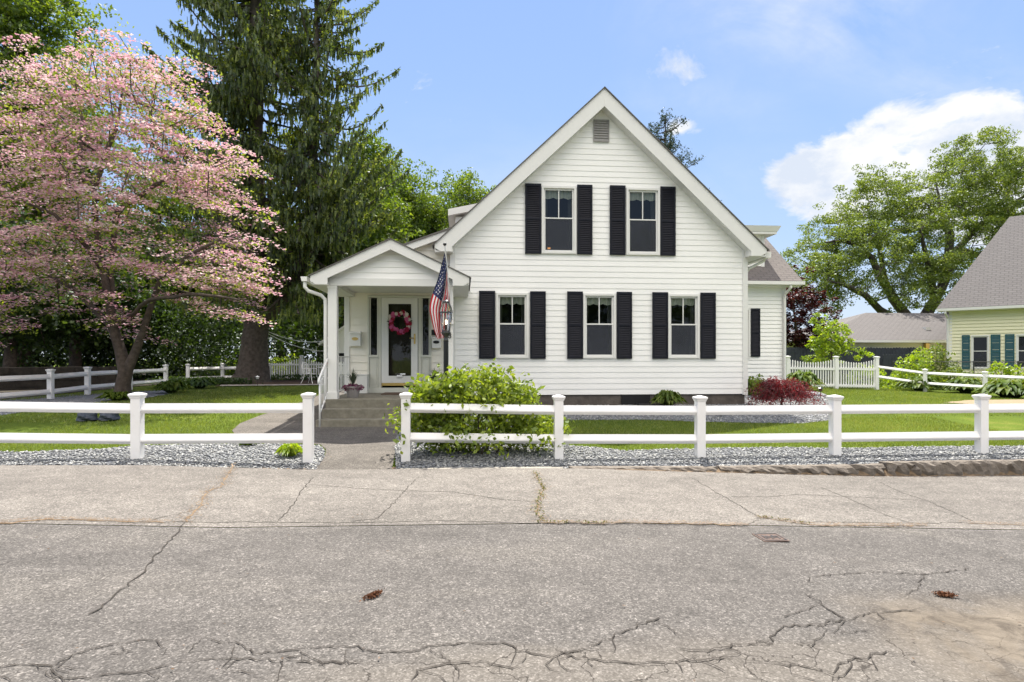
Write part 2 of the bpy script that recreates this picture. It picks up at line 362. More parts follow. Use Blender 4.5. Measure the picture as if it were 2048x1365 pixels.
# ------------------------------------------------------------------ ground
def asphalt(name, base, warm, spk, crack):
    def b(t, out):
        g = N(t, 'ShaderNodeNewGeometry'); P = g.outputs['Position']
        s = N(t, 'ShaderNodeBsdfPrincipled', i_Roughness=.9); s.inputs['Specular IOR Level'].default_value = .25
        vo = N(t, 'ShaderNodeTexVoronoi', i_Scale=120.0); L(t, P, vo.inputs['Vector'])
        sx = N(t, 'ShaderNodeSeparateColor'); L(t, vo.outputs['Color'], sx.inputs[0])
        vo2 = N(t, 'ShaderNodeTexVoronoi', i_Scale=60.0); L(t, P, vo2.inputs['Vector'])
        sx2 = N(t, 'ShaderNodeSeparateColor'); L(t, vo2.outputs['Color'], sx2.inputs[0])
        mpw = N(t, 'ShaderNodeMapping'); L(t, P, mpw.inputs[0]); mpw.inputs['Scale'].default_value = (.35, 1.3, 1)
        big = noise(t, mpw.outputs[0], .8, 6, .62, .5); mid = noise(t, P, 4, 6, .7)
        k = ramp(t, big, [(.3, tuple(x*.80 for x in base)), (.52, base), (.72, warm)])
        k = mixc(t, 1, k, ramp(t, mid, [(.3, .80), (.7, 1.16)]), 'MULTIPLY')
        k = mixc(t, math_(t, 'MULTIPLY', math_(t, 'SUBTRACT', noise(t, P, 1.1, 5, .65, .3), .56), 4, clamp=True), k, mixc(t, 1, k, (.76, .75, .76), 'MULTIPLY'))
        k = mixc(t, 1, k, ramp(t, sx.outputs[0], [(0, .55), (.35, .86), (.72, 1.05), (.9, 1+spk*.45), (1, 1+spk)]), 'MULTIPLY')
        k = mixc(t, 1, k, ramp(t, sx2.outputs[1], [(0, .78), (.4, .98), (.90, 1.03), (1, 1.5)]), 'MULTIPLY')
        pos = N(t, 'ShaderNodeSeparateXYZ'); L(t, P, pos.inputs[0])
        if crack: k = mixc(t, math_(t, 'MULTIPLY', math_(t, 'ADD', math_(t, 'MULTIPLY', math_(t, 'SUBTRACT', pos.outputs[1], 5.08), 3), math_(t, 'MULTIPLY', math_(t, 'SUBTRACT', noise(t, P, 2.2, 7, .7), .5), 3.2)), .8, clamp=True), k, mixc(t, 1, k, (1.32, 1.32, 1.30), 'MULTIPLY'))
        h = math_(t, 'MULTIPLY', sx.outputs[0], .25)
        if crack:
            wn = N(t, 'ShaderNodeTexNoise', i_Scale=5.0, i_Detail=8.0); L(t, P, wn.inputs['Vector'])
            wv = N(t, 'ShaderNodeVectorMath', operation='SCALE', i_Scale=.30); L(t, wn.outputs['Color'], wv.inputs[0])
            wa = N(t, 'ShaderNodeVectorMath', operation='ADD'); L(t, P, wa.inputs[0]); L(t, wv.outputs[0], wa.inputs[1])
            mp = N(t, 'ShaderNodeMapping'); L(t, wa.outputs[0], mp.inputs[0]); mp.inputs['Scale'].default_value = (1, 1.5, 1)
            vc = N(t, 'ShaderNodeTexVoronoi', feature='DISTANCE_TO_EDGE', i_Scale=2.9); L(t, mp.outputs[0], vc.inputs['Vector'])
            # zone: the broken strip at the road's near side, wider to the right
            edge = math_(t, 'ADD', math_(t, 'MULTIPLY', pos.outputs[0], .14), 3.0)
            zone = math_(t, 'MULTIPLY', math_(t, 'ADD', math_(t, 'SUBTRACT', edge, pos.outputs[1]), math_(t, 'MULTIPLY', math_(t, 'SUBTRACT', big, .5), 1.6)), 4, clamp=True)
            wdt = math_(t, 'MULTIPLY', zone, math_(t, 'MULTIPLY', noise(t, P, 3.3, 4), .022))
            ck = math_(t, 'MULTIPLY', math_(t, 'DIVIDE', math_(t, 'SUBTRACT', wdt, vc.outputs[0]), .006), 1, clamp=True)
            sand = math_(t, 'ADD', math_(t, 'MULTIPLY', math_(t, 'SUBTRACT', pos.outputs[0], 1.9), 1.3), math_(t, 'MULTIPLY', math_(t, 'SUBTRACT', 3.55, pos.outputs[1]), 1.5))
            sx_ = math_(t, 'MULTIPLY', math_(t, 'SUBTRACT', pos.outputs[0], 2.15), 2.2, clamp=True)
            sy_ = math_(t, 'MULTIPLY', math_(t, 'SUBTRACT', 3.75, pos.outputs[1]), 2.2, clamp=True)
            sm = math_(t, 'MULTIPLY', math_(t, 'MULTIPLY', sx_, sy_), math_(t, 'MULTIPLY', math_(t, 'SUBTRACT', noise(t, P, 1.7, 6, .6, .5), .30), 5, clamp=True))
            k = mixc(t, math_(t, 'MULTIPLY', zone, .22), k, (.19, .165, .135))
            k = mixc(t, math_(t, 'MULTIPLY', ck, .88), k, (.035, .03, .025))
            k = mixc(t, math_(t, 'MULTIPLY', sm, .88), k, ramp(t, noise(t, P, 5.5, 8, .7, .6), [(.36, (.07, .056, .042)), (.5, (.135, .112, .086)), (.7, (.19, .16, .125))]))
            h = math_(t, 'ADD', h, math_(t, 'MULTIPLY', ck, -2.2))
        L(t, k, s.inputs['Base Color'])
        bn = N(t, 'ShaderNodeBump', i_Strength=.55); bn.inputs['Distance'].default_value = .012
        L(t, math_(t, 'ADD', h, mid), bn.inputs['Height']); L(t, bn.outputs[0], s.inputs['Normal'])
        L(t, s.outputs[0], out.inputs[0])
    return mat(name, b)
M['road'] = asphalt('road_asphalt', (.104, .096, .089), (.134, .123, .110), 1.0, True)
M['walk'] = asphalt('pavement_asphalt', (.158, .144, .129), (.18, .165, .147), .8, False)
M['path'] = asphalt('path_asphalt', (.115, .104, .092), (.14, .126, .112), .9, False)
def lawnm(t, out):
    g = N(t, 'ShaderNodeNewGeometry'); P = g.outputs['Position']
    s = N(t, 'ShaderNodeBsdfPrincipled', i_Roughness=1.0); s.inputs['Specular IOR Level'].default_value = .1
    k = ramp(t, noise(t, P, .5, 5, .65), [(.3, (.058, .09, .011)), (.6, (.10, .142, .016)), (.75, (.18, .185, .04))])
    k = mixc(t, 1, k, ramp(t, noise(t, P, 60, 3), [(.3, .5), (.7, 1.35)]), 'MULTIPLY')
    L(t, k, s.inputs['Base Color'])
    bn = N(t, 'ShaderNodeBump', i_Strength=.8); bn.inputs['Distance'].default_value = .03
    L(t, noise(t, P, 40, 3), bn.inputs['Height']); L(t, bn.outputs[0], s.inputs['Normal']); L(t, s.outputs[0], out.inputs[0])
M['lawn'] = mat('lawn_turf', lawnm)
def gravm(t, out):
    g = N(t, 'ShaderNodeNewGeometry'); P = g.outputs['Position']
    vo = N(t, 'ShaderNodeTexVoronoi', i_Scale=34.0); L(t, P, vo.inputs['Vector']); sx = N(t, 'ShaderNodeSeparateColor'); L(t, vo.outputs['Color'], sx.inputs[0])
    k = ramp(t, sx.outputs[0], [(0, (.05, .055, .065)), (.5, (.17, .18, .20)), (1, (.36, .37, .39))])
    s = N(t, 'ShaderNodeBsdfPrincipled', i_Roughness=.8); L(t, k, s.inputs['Base Color'])
    bn = N(t, 'ShaderNodeBump', i_Strength=1.0); bn.inputs['Distance'].default_value = .03
    L(t, math_(t, 'SUBTRACT', 1, vo.outputs['Distance']), bn.inputs['Height']); L(t, bn.outputs[0], s.inputs['Normal']); L(t, s.outputs[0], out.inputs[0])
M['gravelbed'] = mat('gravel_bed', gravm)
def stonem(t, out):
    g = N(t, 'ShaderNodeNewGeometry')
    k = ramp(t, g.outputs['Random Per Island'], [(0, (.12, .125, .135)), (.4, (.22, .228, .235)), (.8, (.34, .345, .34)), (1, (.46, .455, .43))])
    s = N(t, 'ShaderNodeBsdfPrincipled', i_Roughness=.7); L(t, k, s.inputs['Base Color']); L(t, s.outputs[0], out.inputs[0])
M['stone'] = mat('gravel_stone', stonem)
M['mulch'] = pbr('bark_mulch', (.07, .04, .026), .95, var=.5, scale=30, bump=1, bscale=60)
M['soil'] = pbr('woodland_soil', (.04, .032, .02), .95, var=.5, scale=2, bump=1, bscale=20)
M['crack'] = pbr('crack_dark', (.040, .034, .028), .95, var=.4, scale=30)
M['tan'] = pbr('crack_debris', (.20, .14, .085), .95, var=.4, scale=50)

def grid(name, xs, ys, zf, m, kind='structure'):
    X, Y = np.meshgrid(xs, ys); Z = zf(X, Y); V = np.stack([X, Y, Z], -1).reshape(-1, 3); w = len(xs); h = len(ys)
    i = np.arange((h-1)*(w-1)); r = i//(w-1)*w+i%(w-1)
    return npmesh(name, V, np.stack([r, r+1, r+w+1, r+w], 1), m, smooth=True, kind=kind)
xs = np.concatenate([[-900,-400,-200,-120], np.arange(-80, -16, 4), np.arange(-16, 20, .4), np.arange(20, 80, 4), [120, 200, 400, 900]])
ys = np.concatenate([[-400, -100, -40, -20, -10], np.arange(-4, 7.7, .8), np.arange(7.7, 9.2, .05), np.arange(9.2, 15, .15), np.arange(15, 40, .6), np.arange(40, 120, 6), [200, 400, 900]])
grid('ground', xs, ys, lambda X, Y: gz(X, Y)-.03*(Y < 7.84)-.025*((Y >= 7.84) & (Y < 9.05)), M['lawn'])
xr = np.arange(-60, 60.1, .5)
def bump_s(X, Y): return gz(X, Y)+.012*np.sin(X*1.3+Y*.7)*np.clip(7.6-Y, 0, 1)*np.clip(Y-5.6, 0, 1)
grid('road', xr, np.concatenate([[-6, -4], np.arange(-2, 5.01, .5), [5.22]]), lambda X, Y: gz(X, Y*0), M['road'])
grid('pavement', xr, np.linspace(5.224, 7.86, 8), lambda X, Y: gz(X, Y*0)+.004, M['walk'])

def drape(name, poly, m, off=.006, step=.3, kind='structure'):
    bm = bmesh.new(); vs = [bm.verts.new((p[0], p[1], 0)) for p in poly]; bm.faces.new(vs)
    bmesh.ops.triangulate(bm, faces=bm.faces)
    x0, x1 = min(p[0] for p in poly), max(p[0] for p in poly); y0, y1 = min(p[1] for p in poly), max(p[1] for p in poly)
    for a in np.arange(x0+step, x1, step*1.0): bmesh.ops.bisect_plane(bm, geom=bm.verts[:]+bm.edges[:]+bm.faces[:], plane_co=(a,0,0), plane_no=(1,0,0))
    for a in list(np.arange(y0+step, y1, step))+[7.85, 7.98, 8.2, 8.6, 9.1]:
        if y0 < a < y1: bmesh.ops.bisect_plane(bm, geom=bm.verts[:]+bm.edges[:]+bm.faces[:], plane_co=(0,a,0), plane_no=(0,1,0))
    for v in bm.verts: v.co.z = float(gz(v.co.x, v.co.y))+off
    bmesh.ops.recalc_face_normals(bm, faces=bm.faces)
    if sum(f.normal.z for f in bm.faces) < 0: bmesh.ops.reverse_faces(bm, faces=bm.faces)
    me = bpy.data.meshes.new(name); bm.to_mesh(me); bm.free(); me.materials.append(m)
    return link(name, me, kind=kind)
def gpoly(pts, jit=0, close=True):
    out = []
    q = [gp(*p) for p in pts]
    for i, a in enumerate(q):
        if not close and i == len(q)-1: out.append((a.x, a.y)); break
        b = q[(i+1) % len(q)]; n = max(1, int((b-a).length/.35)) if jit else 1
        for k in range(n):
            c = a.lerp(b, k/n); out.append((c.x+(random.uniform(-jit, jit) if k else 0), c.y+(random.uniform(-jit, jit) if k else 0)))
    return out
def inside(P, poly):
    x, y = P[:, 0], P[:, 1]; c = np.zeros(len(P), bool); n = len(poly)
    for i in range(n):
        x1, y1 = poly[i]; x2, y2 = poly[(i+1) % n]
        if y1 == y2: continue
        k = ((y1 > y) != (y2 > y)) & (x < (x2-x1)*(y-y1)/(y2-y1)+x1); c ^= k
    return c
PATH = gpoly([(632,941),(650,915),(652,900),(640,890),(560,884),(472,874),(464,862),(480,848),(520,832),(570,818),(612,802),(640,790),(668,778),(700,776),(760,800),(800,800),(800,858),(792,900),(786,930),(783,941)])
BL = [(-14, 7.9), (-9, 7.92), (-5.2, 7.9), (-4.6, 7.96), (-3.6, 7.93), (-2.9, 7.88)]+gpoly([(560,941),(632,941),(648,916),(650,902),(638,892),(560,889),(400,889),(290,893),(200,900),(60,905),(-300,905),(-700,903)], .03, False)
BR = [(-.88, 8.03), (12, 8.02)]+gpoly([(2500,886),(2048,893),(1850,895),(1700,898),(1550,896),(1400,899),(1250,903),(1140,893),(1100,868),(1000,850),(800,850),(790,895)], .03, False)
BH = [(-.15, 12.1)]+gpoly([(1000,845),(1150,841),(1300,841),(1420,845),(1500,847),(1600,848),(1668,841),(1690,822),(1672,800),(1640,785),(1600,778)], .03)+[(11.0, 19.8), (6.97, 19.8), (6.97, 14.6), (-.15, 14.6)]
BS = gpoly([(-300,812),(-300,850),(-100,842),(0,832),(90,820),(190,806),(300,796),(352,786),(345,779),(300,783),(190,790),(60,800)], .04)
MU = gpoly([(430,775),(455,771),(520,770),(645,770),(660,766),(650,757),(560,760),(480,755),(425,765)], .05)
DR = gpoly([(1885,806),(1950,801),(2048,800),(2150,803),(2150,815),(2048,812),(1960,812)], .05)
drape('verge', [(-40, 7.845), (30, 7.845), (30, 8.32), (-40, 8.32)], pbr('verge_soil', (.17, .12, .075), .95, var=.5, scale=14), .004, 1.0)
drape('path', PATH, M['path'], .010)
for nm, pl in (('front_gravel_bed', BL), ('kerb_gravel_bed', BR), ('foundation_gravel_bed', BH), ('side_gravel_bed', BS)): drape(nm, pl, M['gravelbed'], .006)
drape('mulch_bed', MU, M['mulch'], .02); drape('bare_soil', DR, pbr('dry_straw_soil', (.26, .20, .12), .95, var=.4, scale=20), .012)
WD = [(-60, 10), (-12.6, 10), (-12.6, 30), (-9, 33), (-2, 33), (-2, 60), (-60, 60)]
drape('woodland_floor', WD, M['soil'], .02, 3)

def stones(name, poly, dens, smin, smax, r):
    p = np.array(poly); a, b = p.min(0), p.max(0); a = np.maximum(a, (-9, 7)); b = np.minimum(b, (11, 21))
    n = int(dens*(b[0]-a[0])*(b[1]-a[1])); P = r.uniform(a, b, (n, 2)); P = P[inside(P, poly)]
    if name == 'front': P = P[~inside(P, PATH)]
    n = len(P); s = r.uniform(smin, smax, n)
    base = np.array([(1,0,0),(0,1,0),(-1,0,0),(0,-1,0),(0,0,1),(0,0,-1.)])
    V = base[None]*(s[:, None, None]*r.uniform(.55, 1.3, (n, 1, 3))*np.array([1.1, .9, .36])) + r.normal(0, .14, (n, 6, 3))*s[:, None, None]
    A = r.uniform(0, 6.28, n); T = r.normal(0, .17, n); ca, sa, ct, st = np.cos(A), np.sin(A), np.cos(T), np.sin(T)
    x, y, z = V[..., 0], V[..., 1], V[..., 2]; y, z = y*ct[:, None]-z*st[:, None], y*st[:, None]+z*ct[:, None]
    x, y = x*ca[:, None]-y*sa[:, None], x*sa[:, None]+y*ca[:, None]
    V = np.stack([x+P[:, :1], y+P[:, 1:], z+(gz(P[:, 0], P[:, 1])+.008+r.uniform(0, .012, n))[:, None]], -1)
    f = np.array([(0,1,4),(1,2,4),(2,3,4),(3,0,4),(1,0,5),(2,1,5),(3,2,5),(0,3,5)])
    return V.reshape(-1, 3), (np.arange(n)[:, None, None]*6+f).reshape(-1, 3)
r1 = np.random.default_rng(3)
for nm, pl, d, a, b in (('front', BL, 1500, .012, .028), ('kerb', BR, 1500, .012, .028), ('house', BH, 600, .014, .032), ('side', BS, 250, .016, .034)):
    V, Fc = stones(nm, pl, d, a, b, r1); npmesh('gravel', V, Fc, M['stone'], kind='stuff')

# grass blades
HOUSE = [(-2.9, 11.5), (0, 11.5), (0, 14.2), (7, 14.2), (7, 19.6), (11, 19.6), (11, 30), (-2.9, 30)]
def grass(n, x0, x1, y0, y1, h, w, r):
    P = r.uniform((x0, y0), (x1, y1), (n, 2)); k = np.ones(n, bool)
    for pl in (PATH, BL, BR, BH, BS, MU, DR, HOUSE, WD): k &= ~inside(P, pl)
    P = P[k]; n = len(P); a = r.uniform(0, 6.28, n); H = h*r.uniform(.5, 1.2, n); z = gz(P[:, 0], P[:, 1])-.004
    dx, dy = np.cos(a)*w/2, np.sin(a)*w/2; lx, ly = r.normal(0, .35, (2, n))*H
    V = np.stack([np.stack([P[:, 0]-dx, P[:, 1]-dy, z], -1), np.stack([P[:, 0]+dx, P[:, 1]+dy, z], -1), np.stack([P[:, 0]+lx, P[:, 1]+ly, z+H], -1)], 1)
    return V.reshape(-1, 3), np.arange(3*n).reshape(n, 3)
parts = [grass(95000, -7.5, 10, 8.9, 12.2, .045, .010, r1), grass(70000, -12.5, -1.5, 12.2, 25, .05, .016, r1), grass(55000, 6, 18, 12.2, 23.5, .05, .016, r1)]
V = np.concatenate([p[0] for p in parts]); Fc = []; k = 0
for p in parts: Fc.append(p[1]+k); k += len(p[0])
npmesh('grass', V, np.concatenate(Fc), M['grass'], kind='stuff')

# cracks and seams in the paving
def strip(mb, pts, w0, w1, jit, off, m=0, seg=.09):
    P = [gp(*p) for p in pts]; Q = []
    for a, b in zip(P, P[1:]):
        n = max(1, int((b-a).length/seg))
        Q += [a.lerp(b, i/n) for i in range(n)]
    Q.append(P[-1]); Q = [Vector((q.x+random.gauss(0, jit), q.y+random.gauss(0, jit), 0)) for q in Q]
    k = len(mb.v)
    for i, q in enumerate(Q):
        d = (Q[min(i+1, len(Q)-1)]-Q[max(i-1, 0)]).normalized(); nrm = Vector((-d.y, d.x, 0)); w = random.uniform(w0, w1)/2*(.15 if i in (0, len(Q)-1) else 1)
        for s_ in (-1, 1):
            v = q+nrm*w*s_; mb.v.append((v.x, v.y, G(v.x, 0)+off))
    for i in range(len(Q)-1): mb.f.append((k+2*i, k+2*i+1, k+2*i+3, k+2*i+2)); mb.m.append(m)
    return Q
mb = MB(); NEED = []
tanl = [[(-60,1050),(0,1048),(60,1043),(100,1040),(180,1042),(260,1045),(330,1046)], [(470,942),(440,975),(412,985),(398,1015),(370,1047)], [(1068,945),(1078,962),(1088,980),(1078,1000),(1075,1030),(1085,1045)],
        [(1080,1047),(1200,1049),(1350,1048),(1490,1053)], [(1520,1036),(1600,1048),(1640,1052),(1760,1053),(1850,1053)], [(1930,1047),(2060,1052)]]
for i, l in enumerate(tanl): NEED.append((strip(mb, l, .004, .028 if i else .05, .012, .006, 1, .05), i))
dk = [[(330,1045),(480,1046),(700,1047),(880,1043),(1080,1048)], [(1490,1052),(1520,1040)], [(370,1047),(340,1080),(310,1115),(290,1145),(245,1180),(210,1210),(175,1235)], [(390,1022),(330,1035),(300,1043)],
      [(628,955),(600,985),(590,1005),(570,1030),(555,1045)], [(618,970),(720,978),(810,983),(905,985),(1000,1000),(1072,1005)], [(835,955),(812,980),(780,1015),(755,1038),(700,1045)],
      [(1380,955),(1440,990),(1500,1025),(1520,1036)], [(1450,995),(1540,995),(1600,990),(1740,997),(1850,1002)], [(1760,965),(1800,985),(1860,1005),(1950,1045)], [(1640,975),(1700,1000),(1780,1035),(1830,1050)],
      [(1520,1035),(1600,1045),(1850,1048),(1930,1046)]]
for l in dk: strip(mb, l, .004, .014, .008, .006, 0, .05)
big = [[(-10,1337),(60,1330),(100,1335),(150,1308),(230,1290),(310,1280),(355,1282)], [(100,1335),(130,1357),(200,1352),(280,1345),(335,1332)],
       [(405,1277),(470,1290),(520,1310),(600,1300),(700,1295),(760,1308),(850,1298),(900,1290),(1000,1287),(1050,1305),(1110,1315),(1170,1300),(1235,1270),(1300,1245),(1330,1232)],
       [(560,1310),(620,1322),(720,1328)], [(820,1362),(840,1340),(900,1330),(960,1325),(1050,1342)], [(1350,1298),(1400,1305),(1450,1295),(1540,1285),(1560,1255),(1640,1250),(1690,1240),(1750,1225),(1830,1222)],
       [(1350,1325),(1440,1315),(1500,1325),(1580,1330),(1660,1345),(1700,1322),(1740,1315),(1760,1305),(1830,1310)], [(1610,1190),(1650,1215),(1690,1240)], [(1620,1155),(1750,1145),(1850,1150),(1940,1138)],
       [(1110,1315),(1180,1318),(1260,1330),(1350,1325)], [(350,1325),(480,1318),(560,1322),(700,1330)]]
for l in big:
    strip(mb, l, .002, .012, .009, .006, 0, .03)
    for q0, q1 in zip(l, l[1:]):
        if random.random() < .6: strip(mb, [q0, (q0[0]+random.uniform(-30, 40), q0[1]+random.uniform(8, 28)), (q0[0]+random.uniform(-50, 70), q0[1]+random.uniform(20, 50))], .002, .007, .007, .006, 0, .035)
mb.build('cracks', [M['crack'], M['tan']], kind='structure')
# dry needles gathered in the seams and along the kerb
Pn = []
rs = random.Random(5)
for Q, i in NEED:
    for q in Q:
        for _ in range(17 if i in (0, 3, 4) else 10): Pn.append((q.x+rs.gauss(0, .05), q.y+rs.gauss(0, .022)))
for l, d in (([(796,940),(1000,938),(1130,937),(1300,942),(1500,947),(1700,954),(1780,957),(2060,953)], 70), ([(0,934),(250,932),(330,930),(450,938),(600,943),(635,941),(655,915),(655,902)], 35), ([(460,875),(462,860),(500,840),(560,821),(610,803)], 25)):
    q = [gp(*p) for p in l]
    for a, b in zip(q, q[1:]):
        for _ in range(int((b-a).length*d)): c = a.lerp(b, rs.random()); Pn.append((c.x+rs.gauss(0, .05), c.y+rs.gauss(0, .022)-.01))
Pn = np.array(Pn); z = gz(Pn[:, 0], Pn[:, 1])+.014+rng.uniform(0, .012, len(Pn))
V, Fc = leafquads(np.c_[Pn, z], rng.uniform(.03, .06, len(Pn)), .75, .09); npmesh('dry_needles', V, Fc, M['drygrass'], kind='stuff')
Pw = []
for q in NEED[2][0]+NEED[3][0][:12]+NEED[4][0][:8]:
    for _ in range(4): Pw.append((q.x+rs.gauss(0, .018), q.y+rs.gauss(0, .012)))
Pw = np.array(Pw); V, Fc = leafquads(np.c_[Pw, gz(Pw[:, 0], Pw[:, 1])+.02], .035, .2, .3); npmesh('crack_weeds', V, Fc, M['weed'], kind='stuff')

nd = 260; Pd = np.c_[rng.uniform(-7, 8, nd), rng.uniform(2.3, 7.7, nd)]; V, Fc = leafquads(np.c_[Pd, gz(Pd[:, 0], Pd[:, 1]*0)+.014], rng.uniform(.008, .028, nd), .8, .6); npmesh('road_litter', V, Fc, leafm('litter', [(.03, .02, .015), (.12, .07, .035), (.05, .04, .03)], .05, 3), kind='stuff')
# kerb: a flush concrete strip and three rough granite stones
def stone_block(name, X0, X1, y0, y1, ztop0, ztop1, rough, m, label, seed, group):
    rr = random.Random(seed); n = max(4, int((X1-X0)/.07)); mb = MB(); rows = []
    for i in range(n+1):
        u = i/n; x = X0+(X1-X0)*u; zt = ztop0+(ztop1-ztop0)*u; zb = G(x, 7)-.05
        j = lambda a: rr.gauss(0, rough*a); e = .03*(1 if i in (0, n) else 0)
        rows.append([(x+j(.2), y1, zb), (x+j(.2), y1+j(.4), zt-.005), (x, (y0+y1)/2+j(.3), zt+j(.35)), (x, y0+.05+e+j(.8), zt+j(.35)), (x, y0+.015+e+j(1.0), zt-.02-abs(j(.8))), (x, y0+e+j(1.2), (zt+zb)/2+j(.8)), (x, y0+.01+e+j(.8), zb)])
    k = 7; vs = [v for r_ in rows for v in r_]
    fs = [(i*k+j, (i+1)*k+j, (i+1)*k+j+1, i*k+j+1) for i in range(n) for j in range(k-1)]+[tuple(range(k)), tuple(n*k+j for j in range(k))[::-1]]
    mb.add(vs, fs); o = mb.build(name, m, fixn=True, smooth=False); tag(o, label, 'kerb', group); return o
kx = lambda px: pix(px, 950, 7.86).x
kg = 'kerb stones along the gravel strip'
for a, b, c, d, rgh, mm, lb, sd in ((796, 1000, .0, .0, .003, 'kerbconc', 'flat pale concrete kerb strip below the leafy shrub and its left fence post', 1),
        (1002, 1128, -.002, -.006, .004, 'kerbconc', 'short flat concrete kerb strip with a broken end, below the leafy shrub', 2),
        (1142, 1440, .0, -.03, .016, 'granite', 'low rough granite kerb stone beginning beside the flat concrete strips', 3),
        (1443, 1774, -.025, -.03, .018, 'granite', 'rough granite kerb stone in the middle of the gravel strip, rising to the right', 4),
        (1778, 2330, .0, .005, .020, 'granite', 'tallest rough granite kerb stone at the right edge of the photo', 5)):
    stone_block('kerb_stone', kx(a), kx(b), 7.86, 8.06, c, d, rgh, M[mm], lb, sd, kg)
# ------------------------------------------------------------------ siding, windows, shutters (local frame: x along the wall, -y outwards, z up)
def siding(mb, z0, z1, xl, xr, Y, openings=(), course=.135, out=.0105, m=0):
    cuts = {z0, z1}
    z = z0
    while z < z1: cuts.add(z); z += course
    for o in openings: cuts |= {c for c in (o[2], o[3]) if z0 < c < z1}
    cuts = sorted(cuts); cl = [c for i, c in enumerate(cuts) if i == 0 or c-cuts[i-1] > 1e-4]
    def segs(za, zb):
        iv = [(None, None)]; xs_ = []
        for o in sorted(openings):
            if o[2] < zb-1e-4 and o[3] > za+1e-4: xs_.append((o[0], o[1]))
        res = []; cur = None
        for a, b in xs_: res.append((cur, a)); cur = b
        res.append((cur, None)); return res
    def yo(z, lo): 
        fr = ((z-z0)/course) % 1.0
        if lo and fr > .999: fr = 0
        if not lo and fr < .001: fr = 1
        return Y-out*(1-fr)
    for za, zb in zip(cl, cl[1:]):
        for a, b in segs(za, zb):
            xa0 = xl(za) if a is None else a; xa1 = xl(zb) if a is None else a
            xb0 = xr(za) if b is None else b; xb1 = xr(zb) if b is None else b
            if xb0-xa0 < .002: continue
            if xb1 < xa1: xa1 = xb1 = (xa1+xb1)/2
            ya, yb = yo(za, True), yo(zb, False)
            mb.add([(xa0,ya,za),(xb0,ya,za),(xb1,yb,zb),(xa1,yb,zb)], [(0,1,2,3)], m)
            if abs(ya-(Y-out)) < 1e-5: mb.add([(xa0,Y+.004,za),(xb0,Y+.004,za),(xb0,ya,za),(xa0,ya,za)], [(0,1,2,3)], m)
def lin(x0, z0, x1, z1): return lambda z: x0+(x1-x0)*(z-z0)/(z1-z0) if abs(z1-z0) > 1e-9 else x0
